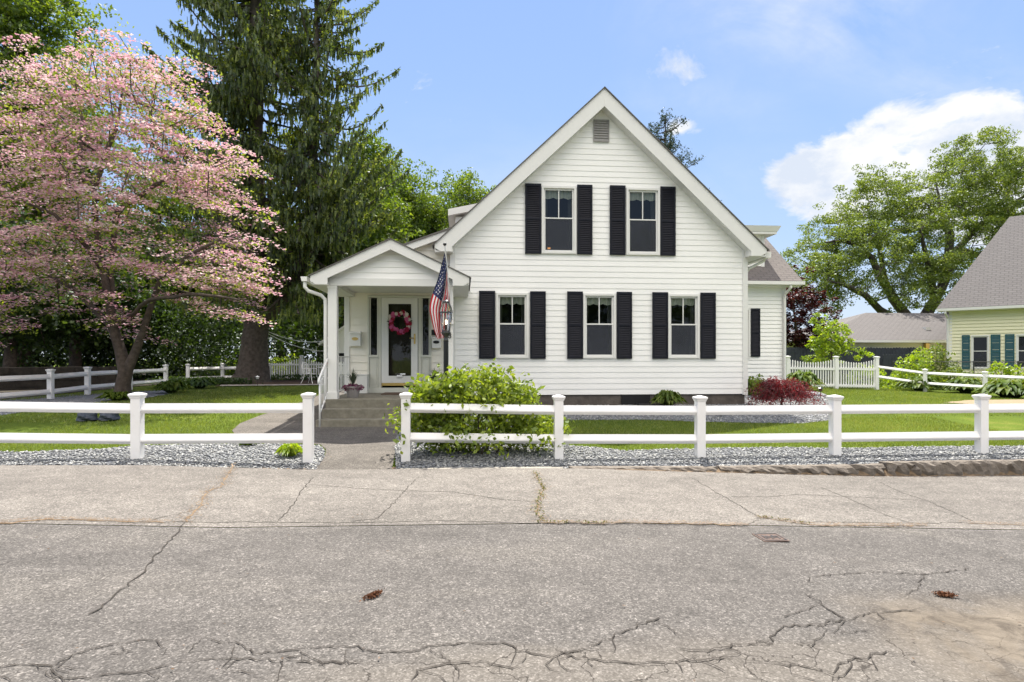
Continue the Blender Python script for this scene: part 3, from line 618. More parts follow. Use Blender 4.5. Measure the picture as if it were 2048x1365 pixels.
def window(root, x0, x1, z0, z1, Y, mframe='trim', valance=True, Mx=None, candle=False, muntin=True, seed=0):
    f = MB(Mx); c = .05; yo = Y-.045; yi = Y+.07
    f.box(x0, x0+c, yo, yi, z0, z1); f.box(x1-c, x1, yo, yi, z0, z1)
    f.box(x0+c, x1-c, yo, yi, z1-c, z1); f.box(x0+c, x1-c, yo-.012, yi, z0, z0+c*.9)
    a, b, zb, zt = x0+c, x1-c, z0+c*.9, z1-c; zm = zb+(zt-zb)*.535; s = .042
    ys, ye = Y-.018, Y+.022                       # upper sash sits behind, lower in front
    f.box(a, a+s, ys+.02, ye+.02, zm-.02, zt); f.box(b-s, b, ys+.02, ye+.02, zm-.02, zt); f.box(a+s, b-s, ys+.02, ye+.02, zt-s, zt); f.box(a+s, b-s, ys+.02, ye+.02, zm-.02, zm+.012)
    f.box(a, a+s, ys, ye-.003, zb, zm-.022); f.box(b-s, b, ys, ye-.003, zb, zm-.022); f.box(a+s, b-s, ys, ye-.003, zb, zb+s); f.box(a, b, ys-.004, ye-.003, zm-.022, zm+.006)
    if muntin: f.box((a+b)/2-.011, (a+b)/2+.011, ys+.024, ye+.012, zm+.012, zt-s)
    w = f.build('window', M[mframe], root)
    p = MB(Mx); p.add([(a+s, Y+.03, zm+.012), (b-s, Y+.03, zm+.012), (b-s, Y+.03, zt-s), (a+s, Y+.03, zt-s)], [(0,1,2,3)]); p.build('pane', M['glass'], w)
    p = MB(Mx); p.add([(a+s, Y+.012, zb+s), (b-s, Y+.012, zb+s), (b-s, Y+.012, zm-.022), (a+s, Y+.012, zm-.022)], [(0,1,2,3)]); p.build('pane', M['glass'], w)
    p = MB(Mx); p.add([(a+s*.6, Y-.012, zb+s*.6), (b-s*.6, Y-.012, zb+s*.6), (b-s*.6, Y-.012, zm-.022), (a+s*.6, Y-.012, zm-.022)], [(0,1,2,3)]); p.build('insect_screen', M['mesh'], w)
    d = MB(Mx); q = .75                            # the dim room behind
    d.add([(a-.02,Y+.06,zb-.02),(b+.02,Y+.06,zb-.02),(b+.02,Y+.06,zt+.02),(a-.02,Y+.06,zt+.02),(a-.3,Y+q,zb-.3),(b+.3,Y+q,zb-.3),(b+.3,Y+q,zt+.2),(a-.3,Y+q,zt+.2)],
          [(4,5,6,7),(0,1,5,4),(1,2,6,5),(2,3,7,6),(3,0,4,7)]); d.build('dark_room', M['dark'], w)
    if valance:
        rr = random.Random(seed+int(x0*100)); v = MB(Mx); n = 36; top = zt+.01; vs = []; fs = []
        for i in range(n+1):
            u = i/n; x = a+(b-a)*u; y = Y+.10+.014*math.sin(u*36+seed); zz = zt-(zt-zm)*(.27+.05*abs(math.sin(u*math.pi*3.0)))-.0
            vs += [(x, y, top), (x, y+.01, zz)]
        for i in range(n): fs.append((2*i, 2*i+1, 2*i+3, 2*i+2))
        v.add(vs, fs); v.build('valance', M['curtain'], w)
        v = MB(Mx)
        for side in (0, 1):                        # thin side curtains
            vs = []; fs = []
            for i in range(11):
                u = i/10; x = (a+u*(b-a)*.16) if not side else (b-u*(b-a)*.16); y = Y+.16+.02*math.sin(u*14)
                vs += [(x, y, zt), (x, y, zb)]
            for i in range(10): fs.append((2*i, 2*i+1, 2*i+3, 2*i+2))
            v.add(vs, fs)
        v.build('side_curtain', pcur, w)
    if candle:
        e = MB(Mx); cx = a+(b-a)*.2; e.box(cx-.035, cx+.035, Y+.1, Y+.12, zb+.09, zb+.125); e.build('window_candle', M['candle'], w)
    return w
pcur = pbr('dim_curtain', (.11, .115, .11), .9)
def shutter(root, x0, x1, z0, z1, Y, m='shutter', Mx=None):
    f = MB(Mx); s = .045; ya, yb = Y-.055, Y-.018; zm = z0+(z1-z0)*.5
    f.box(x0, x0+s, ya, yb, z0, z1); f.box(x1-s, x1, ya, yb, z0, z1)
    for a, b in ((z0, z0+.06), (zm-.025, zm+.025), (z1-.06, z1)): f.box(x0+s, x1-s, ya+.002, yb, a, b)
    f.box(x0+s, x1-s, yb-.012, yb-.002, z0+.05, z1-.05)
    for a, b in ((z0+.06, zm-.025), (zm+.025, z1-.06)):
        n = max(4, int((b-a)/.042))
        for i in range(n):
            z = a+(b-a)*i/n; h = (b-a)/n
            f.add([(x0+s, ya+.005, z+.002), (x1-s, ya+.005, z+.002), (x1-s, yb-.014, z+h*.95), (x0+s, yb-.014, z+h*.95), (x0+s, ya+.013, z), (x1-s, ya+.013, z), (x1-s, yb-.011, z+h*.85), (x0+s, yb-.011, z+h*.85)],
                  [(0,1,2,3), (5,4,7,6), (1,0,4,5)])
    return f.build('shutter', M[m], root)
def roof_slab(root, name, quad, th, m, uscale=1.0, mats=None):
    """quad: four corners (eave left, eave right, ridge right, ridge left), top surface; th thickness down"""
    q = [Vector(p) for p in quad]; nrm = (q[1]-q[0]).cross(q[3]-q[0]).normalized()
    lo = [p-nrm*th for p in q]
    bm = bmesh.new(); vs = [bm.verts.new(p) for p in lo+q]; uv = bm.loops.layers.uv.new()
    ex = (q[1]-q[0]).normalized(); ey = nrm.cross(ex)
    for f in [(3,2,1,0),(4,5,6,7),(0,1,5,4),(1,2,6,5),(2,3,7,6),(3,0,4,7)]:
        fc = bm.faces.new([vs[i] for i in f])
        for l in fc.loops: d = l.vert.co-q[0]; l[uv].uv = (d.dot(ex), d.dot(ey))
    me = bpy.data.meshes.new(name); bm.to_mesh(me); bm.free(); me.materials.append(M[m])
    if m != 'trim':
        me.materials.append(M['edge'])
        for i, p in enumerate(me.polygons): p.material_index = 0 if i == 1 else 1
    return link(name, me, root)
def text_mesh(name, s, size, loc, rot, m, parent=None, ext=.004):
    cu = bpy.data.curves.new(name, 'FONT'); cu.body = s; cu.size = size; cu.extrude = ext; cu.align_x = 'CENTER'; cu.align_y = 'CENTER'
    ob = bpy.data.objects.new('tmp', cu); C.objects.link(ob); dg = bpy.context.evaluated_depsgraph_get()
    me = bpy.data.meshes.new_from_object(ob.evaluated_get(dg)); bpy.data.objects.remove(ob)
    me.transform(Matrix.Translation(loc) @ rot); me.materials.clear(); me.materials.append(m)
    return link(name, me, parent)

# ------------------------------------------------------------------ the white house
YF = 14.3; YW = 14.42; RX = 3.34; RZ = 7.90; SL = .94; XL, XR = -.29, 6.97; ZB = .585
H = thing('white_house', 'white clapboard house with black shutters, a steep front gable and a columned entry porch', 'house', (3.3, 14.3, G(3.3, 14.3)))
W5 = [(992,1057,588,717), (1166,1231,588,717), (1335,1398,589,717), (1083,1152,374,508), (1252,1319,377,511)]
S5 = [(958,990,1060,1091,583,718), (1134,1165,1233,1263,583,718), (1304,1335,1400,1430,585,718), (1050,1082,1154,1184,370,508), (1219,1250,1320,1350,376,511)]
wr = []
for (a, b, c, d) in W5:
    A, B = pix(a, c, YF), pix(b, d, YF); A2, B2 = pix(b, c, YF), pix(a, d, YF)
    wr.append((A.x, B.x, (B.z+B2.z)/2, (A.z+A2.z)/2))
for i in (0, 1, 2): wr[i] = (wr[i][0], wr[i][1], sum(wr[k][2] for k in (0,1,2))/3, sum(wr[k][3] for k in (0,1,2))/3)
for i in (3, 4): wr[i] = (wr[i][0], wr[i][1], (wr[3][2]+wr[4][2])/2, (wr[3][3]+wr[4][3])/2)
A, B = pix(1188, 243, YF), pix(1216, 283, YF); vent = (A.x, B.x, B.z, A.z)
top = RZ-.10
w = MB()
ops = [(x0+.01, x1-.01, z0+.01, z1-.01) for x0, x1, z0, z1 in wr]
eav = top-SL*(RX-XL)
siding(w, ZB, eav, lambda z: XL, lambda z: XR, YF, ops)
nn = math.floor((eav-ZB)/.135)  # keep courses aligned above the eave line
w = MB()
class _g: pass
def xl_(z): return XL if z <= eav else RX-(top-z)/SL
def xr_(z): return XR if z <= eav else RX+(top-z)/SL
siding(w, ZB, top, xl_, xr_, YF, ops)
w.build('front_wall', M['siding'], H)
s = MB(); s.box(XL, XL+.004, YF+.005, 26, .1, eav); s.box(XR-.03, XR-.004, YF+.02, 26, .1, eav+.1)
s.add([(XL, 26, 0), (XR, 26, 0), (XR, 26, eav), (RX, 26, top), (XL, 26, eav)], [(0, 4, 3, 2, 1)]); s.build('side_wall', M['siding'], H)
for ca, cb in ((XR-.10, XR+.022), (XL-.022, XL+.10)): c = MB(); c.box(ca, cb, YF-.034, YF+.12, ZB-.02, eav+.02); c.build('corner_board', M['trim'], H)
f = MB(); f.box(XL+.02, XR-.04, YF+.03, YF+.35, -.1, ZB+.01); f.box(XR-.3, XR-.041, YF+.35, 20, -.1, ZB+.01); f.build('foundation', M['foundation'], H)
# basement window in the foundation
A, B = pix(1243, 790, YF), pix(1300, 812, YF)
bw = MB(); bw.box(A.x, B.x, YF-.01, YF+.029, .33, .565); o = bw.build('basement_window', M['dark'], H)
bw = MB(); bw.box(A.x+.35, B.x+.35, YF-.30, YF-.27, .30, .38); bw.box(A.x+.35, A.x+.38, YF-.27, YF-.0, .30, .38); bw.build('window_well_rim', M['grey_metal'], H)
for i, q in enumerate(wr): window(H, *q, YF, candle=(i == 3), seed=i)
for (a, b, c_, d, t0, t1), q in zip(S5, wr):
    zt = q[3]+.045; zb = q[2]-.012
    for e, g_ in ((a, b), (c_, d)): shutter(H, pix(e, t0, YF).x, pix(g_, t0, YF).x, zb, zt, YF)
# gable vent
v = MB(); x0, x1, z0, z1 = vent; v.box(x0-.02, x1+.02, YF-.05, YF-.01, z1-.0, z1+.03); v.box(x0-.02, x1+.02, YF-.05, YF-.01, z0-.03, z0)
v.box(x0-.02, x0, YF-.048, YF-.01, z0, z1); v.box(x1, x1+.02, YF-.048, YF-.01, z0, z1); v.box(x0, x1, YF-.019, YF-.014, z0, z1)
n = 8
for i in range(n):
    z = z0+(z1-z0)*i/n; h = (z1-z0)/n
    v.add([(x0, YF-.045, z+.004), (x1, YF-.045, z+.004), (x1, YF-.022, z+h*.85), (x0, YF-.022, z+h*.85), (x0, YF-.035, z), (x1, YF-.035, z)], [(0,1,2,3), (1,0,4,5)])
v.build('gable_vent', M['galv'], H)
# rake boards, soffit, roof
YR = 14.0
for s_ in (-1, 1):
    P = [(RX, RZ-.03), (RX+s_*4.0, RZ-.03-SL*4.0), (RX+s_*4.0, RZ-.12-SL*4.0), (RX+s_*3.86, RZ-.20-SL*4.0), (RX+s_*3.60, RZ-.20-SL*4.0), (RX+s_*3.60, RZ-.46-SL*3.60), (RX, RZ-.46)]
    if s_ < 0: P = P[::-1]
    mb = MB(); mb.prism(P, YR, YR+.03); mb.build('rake_board', M['trim'], H, bevel=.004, fixn=True)
    mb = MB(); e0, e1 = .0, 3.98
    mb.hexa([(RX+s_*e0, YR+.032, RZ-.45), (RX+s_*e0, YF-.001, RZ-.45), (RX+s_*e0, YF-.001, RZ-.43), (RX+s_*e0, YR+.032, RZ-.43)][::s_],
            [(RX+s_*3.6, YR+.032, RZ-.45-SL*3.6), (RX+s_*3.6, YF-.001, RZ-.45-SL*3.6), (RX+s_*3.6, YF-.001, RZ-.43-SL*3.6), (RX+s_*3.6, YR+.032, RZ-.43-SL*3.6)][::s_])
    for k in range(1, 28):                            # soffit panel joints
        e = k*.13; z = RZ-.452-SL*e; mb.box(RX+s_*e-.004, RX+s_*e+.004, YR+.035, YF-.02, z-.004, z+.01)
    mb.box(*sorted((RX+s_*3.58, RX+s_*3.66)), YR+.031, YF+.05, RZ-.2-SL*4.0, RZ-.42-SL*3.6)
    mb.box(*sorted((RX+s_*3.63, RX+s_*3.97)), YR+.032, 26, RZ-.21-SL*4.0, RZ-.17-SL*4.0)
    mb.box(*sorted((RX+s_*3.97, RX+s_*4.0)), YR+.032, 26, RZ-.20-SL*4.0, RZ-.05-SL*4.0)
    mb.build('soffit', M['trim'], H, fixn=True)
    x_e, z_e = RX+s_*4.06, RZ-.004-SL*4.06
    q = [(x_e, YR-.035, z_e), (x_e, 26.2, z_e), (RX, 26.2, RZ-.004), (RX, YR-.035, RZ-.004)]
    if s_ > 0: q = [q[0], q[1], q[2], q[3]]
    else: q = [q[1], q[0], q[3], q[2]]
    roof_slab(H, 'roof', q, .02, 'shingle')
g = MB(); g.box(7.36, 7.50, YR+.1, 19.2, RZ-.22-SL*4.0, RZ-.08-SL*4.0)
g.tube([(7.43, YR+.3, 4.0-.05), (7.43, YR+.3, 3.88), (7.10, YF+.13, 3.70), (7.06, YF+.2, 3.6), (7.06, YF+.2, .5)], .035); g.build('gutter', M['trim'], H)
# small shed dormer seen over the left slope
d = thing  # noqa
mb = MB(); mb.box(-.22, 1.6, 17.0, 20, 4.6, 5.46); mb.build('dormer_wall', M['siding'], H)
mb = MB(); mb.hexa([(-.42, 16.8, 5.44), (-.42, 20.2, 5.44), (-.42, 20.2, 5.62), (-.42, 16.8, 5.62)], [(1.7, 16.8, 5.90), (1.7, 20.2, 5.90), (1.7, 20.2, 6.08), (1.7, 16.8, 6.08)]); mb.build('dormer_roof', M['trim'], H, fixn=True)
# rear wing to the right
YG = 19.6; XG = 10.9; ze = 4.05; yr = 22.06; zr = 6.28
A, B = pix(1490, 618, YG), pix(1499, 717, YG)
wy = (B.x-.72, B.x, B.z, A.z)
w = MB(); siding(w, .60, ze, lambda z: XR-.1, lambda z: XG, YG, [(wy[0]+.01, wy[1]-.01, wy[2]+.01, wy[3]-.01)], .135, .022)
w.box(XG-.02, XG-.004, YG+.01, 24.8, .3, ze-.02); w.add([(XG, YG-.3, ze-.05), (XG, 24.8, ze-.05), (XG, yr, zr-.15)], [(0, 1, 2)]); w.build('wing_wall', M['siding'], H)
window(H, *wy, YG, muntin=False, valance=False)
A, B = pix(1501, 618, YG), pix(1519, 714, YG); shutter(H, A.x, B.x, B.z, A.z, YG)
mb = MB(); mb.box(XG-.1, XG+.02, YG-.034, YG+.1, .58, ze-.13); mb.build('corner_board', M['trim'], H)
mb = MB(); mb.box(XR, XG-.03, YG+.03, YG+.3, 0, .61); mb.build('foundation', M['brick'], H)
roof_slab(H, 'roof', [(XR-.6, 19.22, ze+.0), (11.33, 19.22, ze), (11.33, yr, zr), (XR-.6, yr, zr)], .04, 'shingle')
roof_slab(H, 'roof', [(11.33, 24.9, ze), (XR-.6, 24.9, ze), (XR-.6, yr, zr-.002), (11.33, yr, zr-.002)], .04, 'shingle')
mb = MB(); mb.box(XR-.1, 11.3, 19.27, 19.30, ze-.17, ze-.02); mb.box(XR-.1, 11.3, 19.30, YG, ze-.17, ze-.14)
mb.add([(11.31, 19.24, ze-.03), (11.31, 19.24, ze-.17), (11.31, yr, zr-.2), (11.31, yr, zr-.05), (11.34, 19.24, ze-.03), (11.34, 19.24, ze-.17), (11.34, yr, zr-.2), (11.34, yr, zr-.05)], [(0,1,2,3), (7,6,5,4), (0,3,7,4), (1,5,6,2)])
mb.build('fascia', M['trim'], H, fixn=True)
mb = MB(); mb.box(XR-.1, 11.36, 19.13, 19.26, ze-.13, ze-.02)
mb.tube([(XG+.0, 19.2, ze-.1), (XG, 19.2, ze-.22), (XG-.05, 19.48, ze-.42), (XG-.05, 19.5, ze-.5), (XG-.05, 19.5, .55)], .045, 8); mb.build('gutter', M['trim'], H)
# dormer on the wing roof
A = pix(1527, 458, 20.0); zx = A.x
mb = MB(); sw = MB()
siding(sw, 4.55, 5.72, lambda z: zx-1.6, lambda z: zx, 20.0, [(zx-1.05, zx-.47, 4.75, 5.05)], .11); sw.box(zx-.02, zx-.003, 20.01, 21.6, 4.6, 5.72); sw.build('dormer_wall', M['siding'], H)
window(H, zx-1.06, zx-.46, 4.62, 5.06, 20.0, valance=False, muntin=False)
mb.box(zx-.09, zx+.02, 19.965, 20.06, 4.5, 5.72); mb.box(zx-1.8, zx+.33, 19.72, 22, 5.72, 5.80); mb.hexa([(zx-1.8, 19.70, 5.80), (zx+.35, 19.70, 5.80), (zx+.35, 22, 5.80), (zx-1.8, 22, 5.80)], [(zx-1.8, 19.62, 5.98), (zx+.44, 19.62, 5.98), (zx+.44, 22, 5.98), (zx-1.8, 22, 5.98)])
mb.build('dormer_roof', M['trim'], H)
# entry wing to the left: front wall, leaning roof
zk = lambda x: 3.58+.372*(x+2.77)
ex0, ex1 = pix(736, 600, YW).x, pix(863, 600, YW).x; ez1 = pix(800, 594, YW).z
w = MB(); XE = -2.77
_eav = zk(XE)-.12
siding(w, .65, zk(XL)-.12, lambda z: XE if z < _eav else XE+(z-_eav)/.372, lambda z: XL, YW, [(ex0+.02, ex1-.02, .65, ez1-.02)], .178, .018)
w.build('entry_wall', M['siding_shade_tint'], H)
w = MB(); w.box(XE, XE+.02, YW+.01, 20, .3, _eav); w.build('side_wall', M['siding'], H)
mb = MB(); mb.box(XE-.02, XE+.10, YW-.034, YW+.1, .6, 3.4); mb.build('corner_board', M['trim'], H)
mb = MB(); mb.prism([(-3.12, zk(-3.12)-.16), (XL-.05, zk(XL)-.16), (XL-.05, zk(XL)+.02), (-3.12, zk(-3.12)+.02)], YW-.20, YW-.17); mb.box(-3.12, -3.09, YW-.165, 20, 3.27, 3.42)
mb.hexa([(-3.12, YW-.168, zk(-3.12)-.155), (-3.12, YW-.002, zk(-3.12)-.155), (-3.12, YW-.002, zk(-3.12)-.13), (-3.12, YW-.168, zk(-3.12)-.13)], [(XL-.05, YW-.168, zk(XL)-.155), (XL-.05, YW-.002, zk(XL)-.155), (XL-.05, YW-.002, zk(XL)-.13), (XL-.05, YW-.168, zk(XL)-.13)])
mb.build('rake_board', M['trim'], H, fixn=True)
roof_slab(H, 'roof', [(-3.18, 20.2, zk(-3.18)+.05), (-3.18, YW-.23, zk(-3.18)+.05), (XL+.1, YW-.23, zk(XL+.1)+.05), (XL+.1, 20.2, zk(XL+.1)+.05)], .035, 'shingle')
# porch
px0, px1, pr, pz, ps = -2.98, .12, -1.43, 3.83, .475
yp = 12.0
for s_ in (-1, 1):
    hw = 1.55
    P = [(pr, pz-.02), (pr+s_*hw, pz-.02-ps*hw), (pr+s_*hw, pz-.02-ps*hw-.10), (pr+s_*(hw-.10), pz-.02-ps*hw-.17), (pr+s_*(hw-.33), pz-.02-ps*hw-.17), (pr+s_*(hw-.33), pz-.02-ps*(hw-.33)-.20), (pr, pz-.22)]
    mb = MB(); mb.prism(P, yp, yp+.03); mb.box(*sorted((pr+s_*(hw-.32), pr+s_*(hw-.03))), yp+.031, YW-.02, pz-.02-ps*hw-.168, pz-.02-ps*hw-.14)
    mb.box(*sorted((pr+s_*(hw-.03), pr+s_*hw)), yp+.031, YW-.02, pz-.02-ps*hw-.15, pz-.03-ps*hw)
    mb.build('porch_rake_board', M['trim'], H, bevel=.003, fixn=True)
    e = hw+.04; q = [(pr+s_*e, yp-.03, pz+.001-ps*e), (pr+s_*e, YW-.02, pz+.001-ps*e), (pr, YW-.02, pz+.001), (pr, yp-.03, pz+.001)]
    if s_ < 0: q = [q[1], q[0], q[3], q[2]]
    roof_slab(H, 'porch_roof', q, .018, 'shingle')
bx0, bx1 = pix(655, 560, 12.22).x, pix(908, 560, 12.22).x
zbeam0, zbeam1 = pix(780, 573, 12.22).z, pix(780, 558, 12.22).z
w = MB(); hw = (pz-.2-zbeam1)/ps
siding(w, zbeam1, pz-.16, lambda z: max(bx0, pr-(pz-.16-z)/ps), lambda z: min(bx1, pr+(pz-.16-z)/ps), 12.20, (), .115, .014); w.build('porch_gable_wall', M['siding'], H)
mb = MB(); mb.box(bx0, bx1, 12.17, 12.34, zbeam0, zbeam1); mb.box(bx0, bx0+.15, 12.34, YW-.01, zbeam0, zbeam1); mb.box(bx1-.15, bx1, 12.34, YF-.02, zbeam0, zbeam1); mb.box(bx0+.15, bx1-.15, 12.34, YW-.01, zbeam1-.05, zbeam1-.02)
mb.build('porch_beam', M['trim'], H, bevel=.004)
ZS = .647
for a in (bx0+.01, bx1-.19):
    mb = MB(); mb.box(a, a+.175, 12.19, 12.365, ZS+.0, zbeam0); mb.box(a-.015, a+.19, 12.175, 12.38, ZS, ZS+.14); mb.box(a-.012, a+.187, 12.178, 12.377, zbeam0-.05, zbeam0-.001)
    mb.build('porch_post', M['trim'], H, bevel=.004)
mb = MB(); sx0, sx1 = bx0-.02, bx1+.06
for y0, y1, z, e in ((12.13, YW+.02, ZS, 0), (11.83, 12.13, .475, .0), (11.53, 11.83, .30, .05)):
    mb.box(sx0-e, sx1, y0, y1, -.05, z)
mb.build('porch_step', M['concrete'], H, bevel=.012)
# handrail on the left of the steps
hr = MB(); xh = sx0+.03
a0 = Vector((xh, 12.17, ZS+.80)); a1 = Vector((xh, 11.50, .30+.78)); 
hr.tube([a0, a0.lerp(a1, .5), a1, a1+Vector((0, -.05, -.04)), a1+Vector((0, -.05, -.10))], .024, 8)
hr.tube([(xh, 12.15, ZS+.12), (xh, 11.53, .30+.12)], .016, 6)
hr.tube([(xh, 11.53, .12), (xh, 11.53, 1.08)], .018, 8)
for k in range(1, 5): y = 12.15-.62*k/5; zz = ZS+.12-(ZS-.30)*k/5; hr.tube([(xh, y, zz), (xh, y, zz+.68)], .008, 6)
hr.build('handrail', M['trim'], H, smooth=True)
hr = MB(); hr.tube([(xh, 12.38, ZS+.85), (xh, YW-.05, ZS+.85)], .012, 6); hr.tube([(xh, 12.38, ZS+.1), (xh, YW-.05, ZS+.1)], .012, 6)
for k in range(0, 12): y = 12.45+k*.16; hr.tube([(xh, y, ZS+.1), (xh, y, ZS+.85)], .008, 6)
hr.build('porch_railing', M['trim'], H)
# gutter and downspout on the porch
zg = pz-ps*1.55-.04; mb = MB(); gx = -3.09
mb.prism([(gx-.07, zg-.0), (gx-.05, zg-.09), (gx+.05, zg-.09), (gx+.055, zg)], 11.98, YW-.2)
mb.tube([(gx, 12.05, zg-.08), (gx, 12.05, zg-.2), (gx+.06, 12.08, zg-.27), (bx0-.12, 12.2, zg-.34), (bx0-.05, 12.24, zg-.42), (bx0-.045, 12.25, zg-.55), (bx0-.045, 12.25, ZS-.05)], .036, 10); mb.build('porch_gutter', M['trim'], H, fixn=True)
# entry unit: frame, sidelights, storm door
def XZ(px, py, Y=YW): p = pix(px, py, Y); return p.x, p.z
d0, d1 = XZ(764, 700)[0], XZ(836, 700)[0]; zt = XZ(800, 597)[1]; zb_ = XZ(800, 766)[1]; zth = XZ(800, 784)[1]
mb = MB(); ya, yb = YW-.06, YW+.08
mb.box(ex0, ex1, ya-.02, yb, zt+.005, ez1+.02)
for a, b in ((736, 739), (757.5, 763.2), (837, 842.5), (860.5, 863)): mb.box(XZ(a, 700)[0], XZ(b, 700)[0], ya, yb, ZS+.0, zt+.004)
mb.box(ex0+.003, ex1-.003, ya-.025, yb, ZS+.001, zth+.10)
mb.build('door_frame', M['doorpaint'], H)
for a, b in ((739.5, 757), (843, 860)):
    x0, x1 = XZ(a, 0)[0], XZ(b, 0)[0]; mb = MB(); z1_, z0_ = XZ(800, 600)[1], XZ(800, 713)[1]
    mb.box(x0, x1, ya+.02, yb, zth+.101, z0_); mb.box(x0+.04, x1-.04, ya+.012, ya+.02, zth+.18, z0_-.08); mb.box(x0-.01, x1+.01, ya-.015, ya+.019, z0_-.02, z0_+.03)
    mb.box(x0, x0+.028, ya+.02, yb-.02, z0_+.03, zt); mb.box(x1-.028, x1, ya+.02, yb-.02, z0_+.03, zt)
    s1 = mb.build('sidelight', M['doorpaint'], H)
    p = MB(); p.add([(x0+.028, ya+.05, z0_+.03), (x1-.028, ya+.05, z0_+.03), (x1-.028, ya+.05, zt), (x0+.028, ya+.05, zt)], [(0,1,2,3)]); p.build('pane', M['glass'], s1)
    p = MB(); xm = (x0+x1)/2; hw_ = (x1-x0)/2-.04; y = ya+.045            # leaded lines and diamonds
    for xx in (xm-hw_*.45, xm+hw_*.45): p.tube([(xx, y, z0_+.25), (xx, y, zt-.25)], .003, 4)
    for i in range(1, 5): zz = z0_+(zt-z0_)*i/5; p.tube([(x0+.03, y, zz), (x1-.03, y, zz)], .0025, 4)
    for zc, sgn in ((zt-.22, 1), (z0_+.22, -1)):
        for q in range(2):
            cz = zc+sgn*q*.10; p.tube([(xm, y, cz+.09), (xm+hw_*.45, y, cz), (xm, y, cz-.09), (xm-hw_*.45, y, cz), (xm, y, cz+.09)], .003, 4)
    p.build('leading', M['grey_metal'], s1)
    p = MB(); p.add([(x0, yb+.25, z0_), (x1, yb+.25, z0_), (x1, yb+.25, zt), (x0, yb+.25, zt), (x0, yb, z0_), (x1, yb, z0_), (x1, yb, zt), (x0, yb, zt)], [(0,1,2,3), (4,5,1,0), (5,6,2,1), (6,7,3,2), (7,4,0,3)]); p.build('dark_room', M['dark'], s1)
g0, g1 = XZ(777, 0)[0], XZ(824, 0)[0]; gz1, gz0 = XZ(800, 609)[1], XZ(800, 752)[1]
mb = MB(); y0_, y1_ = YW-.095, YW-.055
mb.box(d0, g0, y0_, y1_, zb_, zt); mb.box(g1, d1, y0_, y1_, zb_, zt); mb.box(g0, g1, y0_+.001, y1_, gz1, zt-.001); mb.box(g0, g1, y0_+.001, y1_, zb_+.001, gz0)
for a, b, c_, d_ in ((g0, g0+.012, gz0, gz1), (g1-.012, g1, gz0, gz1)): mb.box(a, b, y0_-.006, y0_+.02, c_, d_)
dr = mb.build('storm_door', M['trim'], H, bevel=.003)
p = MB(); p.add([(g0, YW-.075, gz0), (g1, YW-.075, gz0), (g1, YW-.075, gz1), (g0, YW-.075, gz1)], [(0,1,2,3)]); p.build('pane', M['glass'], dr)
p = MB(); p.tube([(g1+.07, y0_-.03, 1.86), (g1+.07, y0_-.03, 1.99)], .012, 8); p.tube([(g1-.05, y0_-.035, 1.935), (g1+.07, y0_-.035, 1.935)], .010, 8); p.box(g1+.05, g1+.09, y0_-.008, y0_-.001, 1.80, 2.04); p.build('handle', M['brass'], dr)
p = MB(); p.box(d0+.0, d1, y0_+.004, y1_+.01, XZ(800, 771.5)[1], zb_-.002); p.build('kick_plate', M['brass'], dr)
p = MB(); p.box(d0+.04, d1-.04, YW+.05, YW+.095, zb_-.03, zt)
for i, (a, b) in enumerate(((zb_+.1, zb_+.85), (zb_+.98, zt-.12))):
    for xx in (d0+.14, (d0+d1)/2+.03): p.box(xx, xx+.27, YW+.035, YW+.05, a, b)
p.build('inner_door', pbr('brown_inner_door', (.030, .012, .007), .45, var=.25, scale=4), H)
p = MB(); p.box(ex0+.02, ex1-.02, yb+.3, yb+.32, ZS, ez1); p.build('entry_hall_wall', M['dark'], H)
# letter boxes, sign plate, house number
def letterbox(px_a, px_b, py_a, py_b, label, emb):
    a, b = pix(px_a, py_a, YW), pix(px_b, py_b, YW); t_ = thing('mailbox', label, 'mailbox', ((a.x+b.x)/2, YW, b.z)); y = YW-.02
    m_ = MB(); m_.box(a.x, b.x, y-.12, y, b.z, a.z-.03); m_.build('body', M['trim'], t_, bevel=.008)
    m_ = MB(); m_.hexa([(a.x-.006, y-.14, a.z-.05), (b.x+.006, y-.14, a.z-.05), (b.x+.006, y, a.z-.028), (a.x-.006, y, a.z-.028)], [(a.x-.006, y-.135, a.z-.038), (b.x+.006, y-.135, a.z-.038), (b.x+.006, y, a.z+.005), (a.x-.006, y, a.z+.005)]); m_.build('lid', M['trim'], t_)
    m_ = MB(); cx, cz = (a.x+b.x)/2, (a.z+b.z)/2
    m_.prism([(cx+.075*math.cos(k*math.pi/10), cz+.038*math.sin(k*math.pi/10)) for k in range(20)], y-.128, y-.1205); m_.prism([(cx+.045*math.cos(k*math.pi/6), cz+.016*math.sin(k*math.pi/6)) for k in range(12)], y-.132, y-.1285)
    m_.build('emblem', M['brass' if emb else 'black'], t_, fixn=True)
letterbox(701, 723, 664, 693, 'white letter box with an oval brass emblem left of the front door', True)
letterbox(864, 882, 673, 697, 'small white letter box with a dark oval emblem right of the front door', False)
a, b = pix(862, 660, YW), pix(907, 671, YW); mb = MB(); mb.box(a.x, b.x, YW-.05, YW-.02, b.z, a.z); o = mb.build('name_plate', M['black'], bevel=.004); tag(o, 'long black name plate on the wall behind the right porch post', 'name plate')
p8 = pix(899, 672, 12.18); o = text_mesh('house_number', '8', .17, (p8.x, 12.172, p8.z), Matrix.Rotation(R(90), 4, 'X'), M['black']); tag(o, 'black house number 8 fixed to the right porch post beside the lantern', 'house number')
